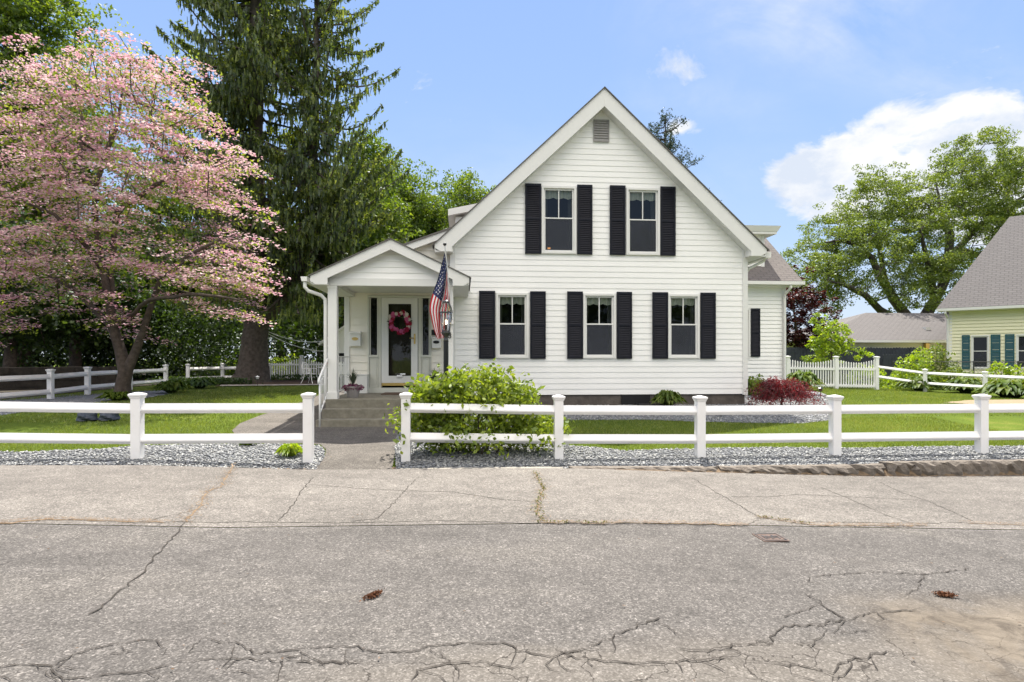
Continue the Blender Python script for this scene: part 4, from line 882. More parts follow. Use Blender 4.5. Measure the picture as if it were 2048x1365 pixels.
# wreath on the door
cx, cz = XZ(799, 645, YW-.12); wr_ = thing('wreath', 'round wreath of pink, white and crimson flowers hanging on the glass front door', 'wreath', (cx, YW-.12, cz))
PK = [pbr('pink_petal', (.62, .13, .30), .8, var=.2), pbr('white_petal', (.72, .66, .60), .8), pbr('crimson_petal', (.36, .012, .05), .8, var=.2), leafm('wreath_leaf', [(.015, .03, .01), (.05, .08, .02), (.09, .12, .03)], .2)]
m_ = MB(); rr = random.Random(4)
for k in range(46):
    a = k/46*6.283; rad = .215+rr.uniform(-.045, .045); c0 = Vector((cx+rad*math.cos(a), YW-.135+rr.uniform(-.03, .01), cz+rad*math.sin(a)))
    mi = rr.choices((0, 1, 2), (6, 3, 3))[0]; R0 = rr.uniform(.030, .043)
    m_.ball(c0, R0*.55, 6, mi)
    for ring, (n, rr_, tl) in enumerate(((6, R0, .35), (8, R0*1.25, .8))):
        for j in range(n):
            w_ = j/n*6.283+ring*.4; e1 = Vector((math.cos(w_), 0, math.sin(w_))); e2 = Vector((-math.sin(w_), 0, math.cos(w_))); nb = Vector((0, -1, 0))
            p0 = c0+e1*R0*.25; p1 = c0+e1*rr_*.8+nb*R0*(.75-tl*.5)+e2*R0*.42; p2 = c0+e1*rr_*1.1+nb*R0*(.6-tl*.6); p3 = c0+e1*rr_*.8+nb*R0*(.75-tl*.5)-e2*R0*.42
            m_.add([p0, p1, p2, p3], [(0, 1, 2, 3)], mi)
m_.build('flowers', PK[:3], wr_)
A_ = rng.uniform(0, 6.283, 220); rd = rng.uniform(.12, .285, 220)
V, Fc = leafquads(np.c_[cx+rd*np.cos(A_), np.full(220, YW-.115)+rng.uniform(-.015, .01, 220), cz+rd*np.sin(A_)], rng.uniform(.05, .09, 220), 0, .4); npmesh('leaves', V, Fc, PK[3], wr_)
a, b = XZ(777+17, 751, YW-.06), XZ(777+33, 745, YW-.06); mb = MB(); mb.box(a[0], a[0]+.13, YW-.13, YW-.096, gz0-.035, gz0+.02); mb.box(a[0]+.08, a[0]+.20, YW-.135, YW-.1, gz0+.0205, gz0+.06); o = mb.build('folded_newspaper', M['paper'], bevel=.01); tag(o, 'small white folded paper lying at the foot of the storm door glass', 'newspaper')
a, b = pix(766, 786, 13.9), pix(840, 786, 13.9); mb = MB(); mb.box(a.x, b.x, 13.55, 14.2, ZS+.002, ZS+.02); o = mb.build('door_mat', M['mat'], bevel=.006); tag(o, 'thin brown mat lying in front of the white storm door', 'door mat')
# ------------------------------------------------------------------ fences
def post_mesh(mb, x, y, z0, zt, s=.063, rot=0):
    old = mb.M; mb.M = Matrix.Translation((x, y, 0)) @ Matrix.Rotation(rot, 4, 'Z')
    mb.box(-s, s, -s, s, z0-.05, zt-.085); k = s*1.38
    for a, b, c, d in ((s*1.08, zt-.085, s*1.22, zt-.06), (s*1.22, zt-.06, k, zt-.045), (k, zt-.045, k, zt-.022), (k, zt-.022, s*.25, zt)):
        mb.add([(-a,-a,b),(a,-a,b),(a,a,b),(-a,a,b),(-c,-c,d),(c,-c,d),(c,c,d),(-c,c,d)], [(3,2,1,0),(4,5,6,7),(0,1,5,4),(1,2,6,5),(2,3,7,6),(3,0,4,7)])
    mb.M = old
def rail(mb, p, q, h=.068, dpt=.058):
    p, q = Vector(p), Vector(q); d = (q-p).normalized(); n = Vector((d.y, -d.x, 0)).normalized()
    sec = [(0, h), (dpt*.85, -.012), (dpt*.85, -.028), (.012, -h), (-.012, -h), (-dpt*.85, -.028), (-dpt*.85, -.012)]
    mb.add([p+n*a+Vector((0,0,b)) for a, b in sec]+[q+n*a+Vector((0,0,b)) for a, b in sec],
           [(i, (i+1) % 7, (i+1) % 7+7, i+7) for i in range(7)]+[tuple(range(7))[::-1], tuple(range(7, 14))])
def rail_fence(label, pts, rails=(.70, .28), rot=None, gaps=(), group=None, ext=None):
    """pts: (x, y, ground, top)"""
    t_ = thing('rail_fence', label, 'fence', (pts[0][0], pts[0][1], pts[0][2]), group)
    for i, (x, y, g, tp) in enumerate(pts):
        mb = MB(); post_mesh(mb, x, y, g, tp, rot=rot or 0); mb.build('fence_post', M['vinyl'], t_, bevel=.004)
    for i in range(len(pts)-1):
        if i in gaps: continue
        a, b = pts[i], pts[i+1]; d = (Vector(b[:2])-Vector(a[:2])).normalized()*.06
        for h in rails:
            mb = MB(); rail(mb, (a[0]+d.x, a[1]+d.y, a[3]-(.92-h)), (b[0]-d.x, b[1]-d.y, b[3]-(.92-h))); mb.build('rail', M['vinyl'], t_, fixn=True)
    return t_
YFc = 8.6
def fp(px, ytop, g): p = pix(px, ytop, YFc); return (p.x, YFc, g, p.z)
FP = [fp(812, 785, -.0), fp(1117, 790, .0), fp(1400, 791.5, .0), fp(1670, 790, .0), fp(1963, 788.5, .0)]
FP.append((FP[-1][0]+2.3, YFc, 0, .91)); 
rail_fence('white street fence right of the front walk, the leafy shrub growing through it', FP)
L0 = [fp(617, 785, .0), fp(275, 785, .06)]; L0.append((L0[-1][0]-2.45, YFc, .1, L0[-1][3]+.05)); L0.append((L0[-1][0]-2.4, YFc, .1, L0[-1][3]+.06))
rail_fence('white street fence left of the front walk, its last post beside the walk', L0)
def sp(px, Z, ytop): v = dep(px, Z); return (v.x, v.y, G(v.x, v.y), EYE-(ytop-HZ)/F*Z)
S = [sp(105, 16.8, 738), sp(231, 18.6, 733.5), sp(279, 21.0, 731), sp(327, 23.6, 729.5)]
X0 = S[0][0]; S = [(X0, S[0][1]-2.4, S[0][2]+.02, S[0][3]+.0)]+S
S = [(X0-.05*i, b, c, d) for i, (a, b, c, d) in enumerate(S)]
rail_fence('white rail fence running back along the left side behind the pink dogwood', S, rot=0)
S2 = [sp(376, 25.6, 728), sp(445, 27.6, 727)]; S2.append((S2[1][0]+1.9, S2[1][1]+.6, S2[1][2], S2[1][3]))
rail_fence('short white two-rail fence ending behind the big spruce trunk', S2, rot=.1)
a = pix(1753, 713, 22.6); S3 = [(a.x+.0, 22.6, G(a.x, 22.6), a.z-.07), sp(1850, 23.0, 738), sp(1970, 21.3, 743)]; dv = (S3[2][0]-S3[1][0], S3[2][1]-S3[1][1])
S3 += [(S3[2][0]+dv[0], S3[2][1]+dv[1], S3[2][2], S3[2][3]-.05)]
b0 = thing('rail_fence', 'white rail fence at the far right lawn edge, joined to the picket fence', 'fence', (S3[0][0], S3[0][1], S3[0][2]))
for i, q in enumerate(S3[1:]): mb = MB(); post_mesh(mb, *q, rot=-.55); mb.build('fence_post', M['vinyl'], b0)
for i, (p, q) in enumerate(zip(S3, S3[1:])):
    for h in (.17, .56):
        ha = h if i else h+.17
        mb = MB(); rail(mb, (p[0], p[1], p[3]-ha), (q[0], q[1], q[3]-h), .055); mb.build('rail', M['vinyl'], b0, fixn=True)
def picket(label, posts, sag=.14, step=.105, pw=.022, hp=None):
    t_ = thing('picket_fence', label, 'fence', (posts[0][0], posts[0][1], posts[0][2]))
    for q in posts: mb = MB(); post_mesh(mb, *q, s=.065); mb.build('fence_post', M['vinyl'], t_)
    for a, b in zip(posts, posts[1:]):
        a3, b3 = Vector((a[0], a[1], 0)), Vector((b[0], b[1], 0)); Ln = (b3-a3).length; n = int(Ln/step); mb = MB(); d = (b3-a3)/Ln
        for i in range(1, n):
            u = i/n; p = a3.lerp(b3, u); g = a[2]*(1-u)+b[2]*u; tp = (a[3]*(1-u)+b[3]*u)-.10-sag*math.sin(math.pi*u)
            old = mb.M; mb.M = Matrix.Translation((p.x, p.y, 0)) @ Matrix.Rotation(math.atan2(d.y, d.x), 4, 'Z')
            mb.box(-pw, pw, -.012, .012, g+.06, tp-.05); mb.add([(-pw,-.012,tp-.05),(pw,-.012,tp-.05),(pw,.012,tp-.05),(-pw,.012,tp-.05),(0,0,tp)], [(0,1,4),(1,2,4),(2,3,4),(3,0,4)]); mb.M = old
        mb.build('pickets', M['vinyl'], t_)
        for h in (.14, (a[3]-a[2])*.62):
            mb = MB(); mb.M = Matrix.Translation(a3) @ Matrix.Rotation(math.atan2(d.y, d.x), 4, 'Z'); mb.add([(.05,-.035,a[2]+h-.045),(Ln-.05,-.035,b[2]+h-.045),(Ln-.05,.035,b[2]+h-.045),(.05,.035,a[2]+h-.045),(.05,-.035,a[2]+h+.045),(Ln-.05,-.035,b[2]+h+.045),(Ln-.05,.035,b[2]+h+.045),(.05,.035,a[2]+h+.045)], [(3,2,1,0),(4,5,6,7),(0,1,5,4),(1,2,6,5),(2,3,7,6),(3,0,4,7)])
            mb.build('rail', M['vinyl'], t_)
def pp(px, Y, yt): p = pix(px, yt, Y); return (p.x, Y, G(p.x, Y), p.z)
picket('white scalloped picket fence between the rear wing of the house and the right lawn', [pp(1575, 22.6, 712), pp(1672, 22.6, 712.5), pp(1753, 22.6, 713)])
picket('white picket fence across the back yard beside the spruce trunk', [pp(490, 31.3, 711), pp(603, 31.3, 711), pp(716, 31.3, 711)], sag=.28, step=.12, pw=.03)

# ------------------------------------------------------------------ lamp post and flag
lx = pix(892, 700, 9.6).x; LZ = lambda y: EYE-(y-HZ)/F*9.6*1.012
LP = thing('lamp_post', 'black garden lamp post with a lit glass lantern rising out of the leafy shrub', 'lamp post', (lx, 9.6, G(lx, 9.6)))
mb = MB(); mb.lathe((lx, 9.6, 0), [(.040, 0), (.040, LZ(683))], 16); mb.lathe((lx, 9.6, 0), [(.055, 0), (.055, .08), (.042, .1)], 16); mb.build('pole', M['black'], LP, smooth=False)
mb = MB(); z0 = LZ(683); mb.lathe((lx, 9.6, 0), [(.043, z0-.01), (.036, z0+.02), (.030, z0+.05), (.034, z0+.07), (.060, z0+.10), (.075, z0+.125), (.080, z0+.14), (.050, z0+.15)], 16); mb.build('collar', M['grey_metal'], LP, smooth=True)
zb, zm, zt2 = LZ(664), LZ(626), LZ(608)
prof = [(.058, zb), (.098, zm)]
mb = MB(); mb.lathe((lx, 9.6, 0), [(.056, zb), (.094, zm), (.080, zm+.07), (.048, zt2)], 6, rot=.3)
mb.f = mb.f[:-2]; mb.m = mb.m[:-2]; mb.build('glass', M['lampglass'], LP)
mb = MB()
for k in range(6):
    a = .3+k*math.pi/3; c = lambda r, z: (lx+r*math.cos(a), 9.6+r*math.sin(a), z)
    mb.tube([c(.060, zb), c(.100, zm)], .008, 5); mb.tube([c(.104, zm), c(.086, zm+.07), c(.05, zt2)], .008, 5)
mb.lathe((lx, 9.6, 0), [(.04, zb-.02), (.066, zb-.01), (.066, zb+.012)], 6, rot=.3)
for r_, zz in ((.104, zm-.006),):
    pts = [(lx+r_*math.cos(.3+k*math.pi/3), 9.6+r_*math.sin(.3+k*math.pi/3), zz) for k in range(7)]; mb.tube(pts, .010, 6)
mb.lathe((lx, 9.6, 0), [(.056, zt2), (.06, zt2+.012), (.045, zt2+.03), (.020, zt2+.045), (.012, zt2+.06)], 12)
mb.lathe((lx, 9.6, 0), [(.006, zt2+.06), (.016, zt2+.075), (.006, zt2+.09), (.004, zt2+.125)], 10); mb.build('lantern_frame', M['grey_metal'], LP)
mb = MB(); mb.lathe((lx, 9.6, 0), [(.012, zb+.02), (.016, zb+.10), (.008, zb+.1)], 10); mb.build('socket', M['black'], LP)
mb = MB(); mb.ball((lx, 9.6, zb+.145), .024, 12, sz=(1, 1, 1.5)); mb.build('bulb', M['bulb'], LP, smooth=True)

FLG = thing('flag', 'striped flag with white stars on blue hanging from the right porch post', 'flag', (pix(903, 640, 12.1).x, 12.18, 1.9))
tipY, basY = 11.45, 12.18
pb, pt = pix(904, 640, basY), pix(889.5, 489, tipY)
mb = MB(); mb.tube([pb, pt], .013, 8); mb.build('flagpole', M['white'], FLG); mb = MB(); mb.ball(pt, .035, 10, sz=(1, 1, .9)); mb.build('finial', M['black'], FLG, smooth=True)
mb = MB(); mb.tube([pb+Vector((0, .01, -.04)), pb.lerp(pt, .08)], .022, 8); mb.box(pb.x-.03, pb.x+.03, 12.155, 12.188, pb.z-.09, pb.z+.05); mb.build('bracket', M['white'], FLG)
def cat(ps, t_):
    n = len(ps)-1; x = t_*n; i = min(int(x), n-1); f = x-i; g = lambda j: Vector((*ps[max(0, min(n, j))], 0))
    a, b, c, d = g(i-1), g(i), g(i+1), g(i+2)
    return .5*((2*b)+(c-a)*f+(2*a-5*b+4*c-d)*f*f+(3*b-a-3*c+d)*f**3)
TE = [(889, 506), (883, 530), (875, 560), (865, 588), (859, 615), (863, 640), (868, 660), (875, 679)]
BE = [(896, 578), (898, 590), (899, 602), (899, 617), (898, 633), (895, 648), (892, 662), (889, 676)]
HE = [(889, 506), (893, 532), (896, 578)]
def FS(h, f):
    a, b = cat(TE, f), cat(BE, f); e = cat(HE, h); e0 = a.lerp(b, h); k = max(0, 1-f*6); q = e0.lerp(e, k)
    Yp = tipY+.06+(basY-tipY-.2)*.45*(h*.7+f*.5)+.07*math.sin(h*13+f*3)*min(1, f*2+.3)+.03*math.sin(h*27+1)
    dx, dy = ray(q.x); return pix(q.x, q.y, Yp)
nh, nf = 52, 40; mb = MB(); vs = [FS(i/nh, j/nf) for i in range(nh+1) for j in range(nf+1)]
fs = []; ms = []
for i in range(nh):
    for j in range(nf):
        st = int((i+.5)/nh*13); ca = (i+.5)/nh < 7/13 and (j+.5)/nf < .42
        k = len(mb.f); mb.f.append((i*(nf+1)+j, i*(nf+1)+j+1, (i+1)*(nf+1)+j+1, (i+1)*(nf+1)+j)); mb.m.append(2 if ca else (0 if st % 2 == 0 else 1))
mb.v = [tuple(v) for v in vs]
mb.build('cloth', [M['red'], M['white'], M['navy']], FLG, smooth=True)
mb = MB()
for r_ in range(9):
    for c_ in range(6 if r_ % 2 == 0 else 5):
        h = (r_+1)/10*7/13; f = ((2*c_+1+(r_ % 2))/12)*.42; c0 = FS(h, f); ex = (FS(h, f+.01)-c0).normalized(); nrm = ex.cross((FS(h+.01, f)-c0).normalized())
        if nrm.y > 0: nrm = -nrm
        nrm = nrm.normalized(); ey = nrm.cross(ex); R_ = .019; pts = []
        for k in range(10): w_ = k*math.pi/5; q = R_ if k % 2 == 0 else R_*.42; pts.append(c0+nrm*.006+(ex*math.cos(w_)+ey*math.sin(w_))*q)
        mb.add(pts+[c0+nrm*.006], [(k, (k+1) % 10, 10) for k in range(10)])
mb.build('stars', M['white'], FLG)

# ------------------------------------------------------------------ trees
def grow(trunk, tg, rtop, rtrunk, r=rng, nseg=4, up=.25, rmin=.006, pw=.42, jit=.04):
    """trunk: list of (x,y,z,r); tg: targets; returns MB of wood and the twig end points with directions"""
    P = [np.array(q[:3], float) for q in trunk]; par = [-1]+list(range(len(trunk)-1)); fixed = len(P)
    return P, par
def tree_wood(trunks, tg, scale_r, r, up=.2, kink=.06, rmin=.008, pw=.5, zbias=.6):
    """trunks: list of polylines [(x,y,z,rad)...]; first points of later ones start at the nearest node"""
    P = []; par = []; rad = []
    for tl in trunks:
        for i, q in enumerate(tl):
            p = np.array(q[:3], float)
            if i == 0: pr_ = -1 if not P else int(np.argmin([np.linalg.norm(p-x) for x in P])); P.append(p); par.append(pr_); rad.append(q[3]); continue
            a = P[-1].copy(); ra = rad[-1]; n = max(1, int(np.linalg.norm(p-a)/.45))
            for k in range(1, n+1): P.append(a+(p-a)*k/n+(r.normal(0, .02, 3) if k < n else 0)); par.append(len(P)-2); rad.append(ra+(q[3]-ra)*k/n)
    nt = len(P); base = P[0]; top = np.array([t_[-1][:3] for t_ in trunks]).mean(0)
    tg = sorted(tg, key=lambda q: np.min(np.linalg.norm(np.array(P[:nt])-q, axis=1)))
    A = np.array(P); cnt0 = len(P); ends = []
    buf = np.zeros((len(P)+len(tg)*12, 3)); buf[:len(P)] = A; n = len(P); par = list(par); rad = list(rad)+[0]*(len(buf)-n)
    low = base[2]+.16*(top[2]-base[2])
    for q in tg:
        d = buf[:n]-q; dist = np.linalg.norm(d, axis=1)+np.maximum(0, d[:, 2])*zbias+(buf[:n, 2] < low)*3
        j = int(np.argmin(dist)); a = buf[j].copy(); Ld = np.linalg.norm(q-a); m = min(10, max(1, int(Ld/.5)))
        dirv = (q-a)/max(Ld, 1e-6)
        for k in range(1, m+1):
            u = k/m; p = a+(q-a)*u; p[2] += up*Ld*math.sin(math.pi*u)*.35
            if k < m: p = p+r.normal(0, kink*Ld/m**.5*.5, 3)
            buf[n] = p; par.append(j if k == 1 else n-1); n += 1
        ends.append((q, dirv))
    w = np.zeros(n); 
    for q in range(n-1, -1, -1):
        if w[q] == 0: w[q] = 1
        if par[q] >= 0: w[par[q]] += w[q]
    rr = np.maximum(rmin, scale_r*w**pw)
    for i in range(nt): rr[i] = rad[i]
    for i in range(nt, n): rr[i] = min(rr[i], rr[par[i]]*.85) if par[i] < nt else min(rr[i], rr[par[i]])
    V = []; Fc = []; kx_ = 0
    for i in range(n):
        j = par[i]
        if j < 0: continue
        a, b = buf[j], buf[i]; d = b-a; ln = np.linalg.norm(d)
        if ln < 1e-5: continue
        d /= ln; ref = np.array([1., 0, 0]) if abs(d[0]) < .8 else np.array([0, 1., 0]); e1 = ref-d*ref.dot(d); e1 /= np.linalg.norm(e1); e2 = np.cross(d, e1)
        K = 10 if i < nt else 5; ra = rr[j] if (i < nt or j >= nt) else min(rr[j], rr[i]*1.5)
        w_ = np.arange(K)*2*math.pi/K; c = np.cos(w_)[:, None]*e1+np.sin(w_)[:, None]*e2
        wob = 1+(.07*np.sin(w_*3+i*.15)[:, None] if i < nt else 0)
        V.append(a-d*rr[i]*.15+c*ra*wob); V.append(b+d*rr[i]*.15+c*rr[i]*wob)
        for k in range(K): Fc.append((kx_+k, kx_+(k+1) % K, kx_+K+(k+1) % K, kx_+K+k))
        kx_ += 2*K
    return np.concatenate(V), np.array(Fc), ends, buf[:n], rr
def in_blobs(blobs, n, r, shell=.35):
    """points spread in a union of ellipsoids, favouring the outside"""
    w = np.array([b[3]*b[4]*b[5] for b in blobs])**.8; w /= w.sum(); out = []
    while len(out) < n:
        b = blobs[r.choice(len(blobs), p=w)]; d = r.normal(size=3); d /= np.linalg.norm(d); q = r.uniform(shell, 1)**.5
        out.append(np.array(b[:3])+d*q*np.array(b[3:6]))
    return np.array(out)

# pink dogwood in front of the left side fence
def dogwood():
    r = np.random.default_rng(11); Z0 = 16.6
    base = dep(243, Z0); g = G(base.x, base.y)
    D = lambda px, py, dz=0: np.array([*dep(px, Z0+dz)[:2], EYE-(py-HZ)/F*(Z0+dz)])
    T = thing('dogwood_tree', 'large pink flowering dogwood spreading over the left lawn and fence', 'tree', (base.x, base.y, g))
    q = lambda px, py, rad, dz=0: (*D(px, py, dz), rad)
    b0 = (base.x, base.y, g-.1, .25)
    trunks = [[b0, q(245, 770, .19), q(250, 745, .18), q(240, 700, .145), q(226, 655, .13), q(218, 600, .10), q(205, 540, .085), q(195, 470, .075), q(188, 380, .065), q(210, 310, .07), q(232, 260, .045), q(245, 180, .025)],
              [q(252, 748, .15), q(268, 712, .12), q(284, 670, .095, -.1), q(300, 620, .08, -.2), q(320, 560, .06, -.5), q(380, 510, .055, -1), q(440, 480, .035, -1.3)],
              [q(220, 620, .085), q(225, 520, .08, .3), q(235, 420, .075, .5), q(310, 370, .055, .5), q(380, 340, .03, .6)],
              [q(226, 655, .10), q(190, 620, .085, .3), q(150, 580, .07, .6), q(80, 540, .045, .8), q(0, 510, .025, 1)],
              [q(205, 540, .08), q(170, 490, .06, -.6), q(110, 430, .045, -1), q(40, 400, .025, -1.4)],
              [q(195, 400, .07), q(160, 330, .055, .2), q(165, 240, .04, .3), q(150, 150, .022, .3)],
              [q(188, 380, .05), q(130, 330, .04, -.4), q(80, 260, .025, -.8)],
              [q(250, 640, .06), q(300, 600, .05, -1), q(400, 590, .04, -2), q(480, 600, .02, -2.4)]]
    # crown zones: px, py, rx(px), ry(px), depth radius m
    zones = [(110,150,95,60,2.2), (215,160,100,85,2.4), (300,160,80,70,2.0), (330,215,95,75,2.2), (120,260,150,85,2.8), (60,320,130,80,2.8), (230,290,150,90,3), (370,300,110,70,2.6), (430,340,95,60,2.2), (250,390,220,70,3.4),
             (60,430,150,70,3.2), (420,440,110,55,2.8), (455,490,75,40,2.4), (120,510,180,60,3.4), (330,520,170,50,3.4), (-40,520,130,110,3.2), (60,590,170,45,3), (420,570,120,45,3), (470,560,48,38,2), (-110,380,120,140,3), (440,620,80,28,2.2), (290,655,75,25,1.8), (150,650,60,20,1.5), (-60,640,110,50,2.2), (30, 200, 60, 50, 2)]
    tg = []; m = F/Z0; wz = np.array([a[2]*a[3]*a[4] for a in zones])**.7; wz /= wz.sum()
    for _ in range(430):
        z = zones[r.choice(len(zones), p=wz)]; d = r.normal(size=3); d /= np.linalg.norm(d); d *= r.uniform(.25, 1)**.40
        dz = d[1]*z[4]; tg.append(D(z[0]+d[0]*z[2], z[1]+d[2]*z[3], dz))
    for q_ in tg:                                      # blossom hangs in tiers
        dh = math.hypot(q_[0]-base.x, q_[1]-base.y); z_ = q_[2]+.20*dh; z_ = round(z_/.85)*.85+r.normal(0, .19); q_[2] = z_-.20*dh
    V, Fc, ends, nodes, rr = tree_wood(trunks, tg, .0105, r, up=-.25, kink=.10, pw=.42, rmin=.008, zbias=.3)
    npmesh('trunk', V, Fc, M['bark'], T, smooth=True)
    PB = []; PL = []; cen = D(200, 420)
    for qd, dv in ends:
        out = qd-cen; out[2] *= .3; out /= max(np.linalg.norm(out), 1e-6)
        n = r.integers(95, 150); R0 = r.uniform(.45, .95); a = r.uniform(0, 6.283, n); rad = R0*np.sqrt(r.uniform(0, 1, n)); x = rad*np.cos(a); y = rad*np.sin(a)*.75
        sag = -.22*(x*out[0]+y*out[1])-.25*rad**2
        p = np.stack([qd[0]+x, qd[1]+y, qd[2]+sag+r.normal(0, .035, n)], -1); PB.append(p)
        n2 = r.integers(30, 50); a = r.uniform(0, 6.283, n2); rad = R0*1.05*np.sqrt(r.uniform(0, 1, n2)); upz = .09 if qd[2] < 7 else .02
        PL.append(np.stack([qd[0]+rad*np.cos(a), qd[1]+rad*np.sin(a)*.75, qd[2]-.10+upz*r.uniform(-1, 1.5, n2)-.2*rad**2], -1))
        if qd[2] > 7.0 and r.random() < .5: PL.append(qd+r.normal(0, 1, (30, 3))*np.array([.16, .16, .14])+np.array([0, 0, .2]))
    PB = np.concatenate(PB); PL = np.concatenate(PL); PB = PB[r.random(len(PB)) < .92]
    V, Fc = leafquads(PB, r.uniform(.05, .105, len(PB)), .55, .85, r=r); npmesh('blossoms', V, Fc, M['blossom'], T)
    V, Fc = leafquads(PL, r.uniform(.07, .12, len(PL)), .3, .5, .3, r=r); npmesh('leaves', V, Fc, M['dogleaf'], T)
    return T
dogwood()

def broadleaf(name, label, cat_, base, trunks, blobs, nt, per, lsize, lm, bark, seed, sr=.013, group=None, clump=.55, flat=.25, up=.2, shell=.35, asp=.62, vert=1.0):
    r = np.random.default_rng(seed); T = thing(name, label, cat_, base, group)
    tg = in_blobs(blobs, nt, r, shell)
    V, Fc, ends, nodes, rr = tree_wood(trunks, list(tg), sr, r, up=up, kink=.12, pw=.45)
    npmesh('trunk', V, Fc, M[bark], T, smooth=True)
    PL = []
    for q, dv in ends:
        for _ in range(3):
            c = q+r.normal(0, clump*.55, 3); n = per//3
            d = unit(r.normal(size=(n, 3)))*(r.uniform(.2, 1, n)**.6)[:, None]*np.array([1, 1, .62*vert])*clump*r.uniform(.5, .85)
            PL.append(c+d)
    PL = np.concatenate(PL); V, Fc = leafquads(PL, r.uniform(.7, 1.3, len(PL))*lsize, flat, asp, .15, r=r)
    npmesh('crown', V, Fc, M[lm], T); return T
def W3(px, py, Z): v = dep(px, Z); return (v.x, v.y, EYE-(py-HZ)/F*Z)
def TR(Z, *pts): return [(*W3(px, py, Z+(dz if True else 0)), rad) for px, py, rad, dz in pts]
def BL_(Z, *bl): return [(*W3(px, py, Z+dz), rx/F*Z, rd, ry/F*Z) for px, py, dz, rx, ry, rd in bl]
# spreading oak behind the garages
Zo = 42
bo = W3(1835, 705, Zo)
trs = [TR(Zo, (1830,708,.6,0), (1833,660,.45,0), (1800,615,.32,0), (1770,570,.26,0), (1745,520,.20,0), (1720,490,.14,-1), (1680,482,.11,-2), (1650,485,.04,-3)),
       TR(Zo, (1833,660,.4,0), (1870,600,.34,0), (1890,560,.30,0), (1915,500,.25,1), (1960,450,.16,1), (2020,410,.14,2), (2070,380,.06,2)),
       TR(Zo, (1833,660,.3,0), (1760,620,.24,-1), (1730,590,.19,-2), (1690,570,.14,-3), (1655,562,.05,-4)), TR(Zo, (1833,660,.35,0), (1785,600,.24,1), (1770,560,.2,2), (1750,450,.1,2), (1735,420,.04,2)),
       TR(Zo, (1890,560,.3,0), (1900,470,.26,0), (1880,420,.14,0), (1875,380,.05,0)), TR(Zo, (1915,500,.3,1), (1990,520,.15,0), (2050,505,.06,-1)), TR(Zo, (1870,600,.3,0), (1850,500,.14,-2), (1838,450,.05,-3))]
obl = BL_(Zo, (1880,400,0,110,70,4), (1960,350,0,90,60,4), (2050,380,0,90,90,5), (2120,450,0,120,110,5), (1760,430,0,90,60,4), (1690,480,0,80,60,4), (1620,530,-1,60,50,3.5), (1700,560,-3,110,50,3), (1780,500,-2,120,70,4.5), (1900,480,0,130,80,5), (1960,300,0,60,30,3), (1740,375,0,50,30,2.5), (1665,590,-3,60,35,2.5), (1960,560,-2,120,50,4), (1860,590,-3,100,40,3), (2060,540,0,100,60,4))
broadleaf('oak_tree', 'broad spreading green oak standing behind the neighbouring roofs on the right', 'tree', (bo[0], bo[1], .3), trs, obl, 950, 165, .14, 'oak', 'barkg', 21, .015, clump=.66, flat=.35, up=.05, shell=.3)
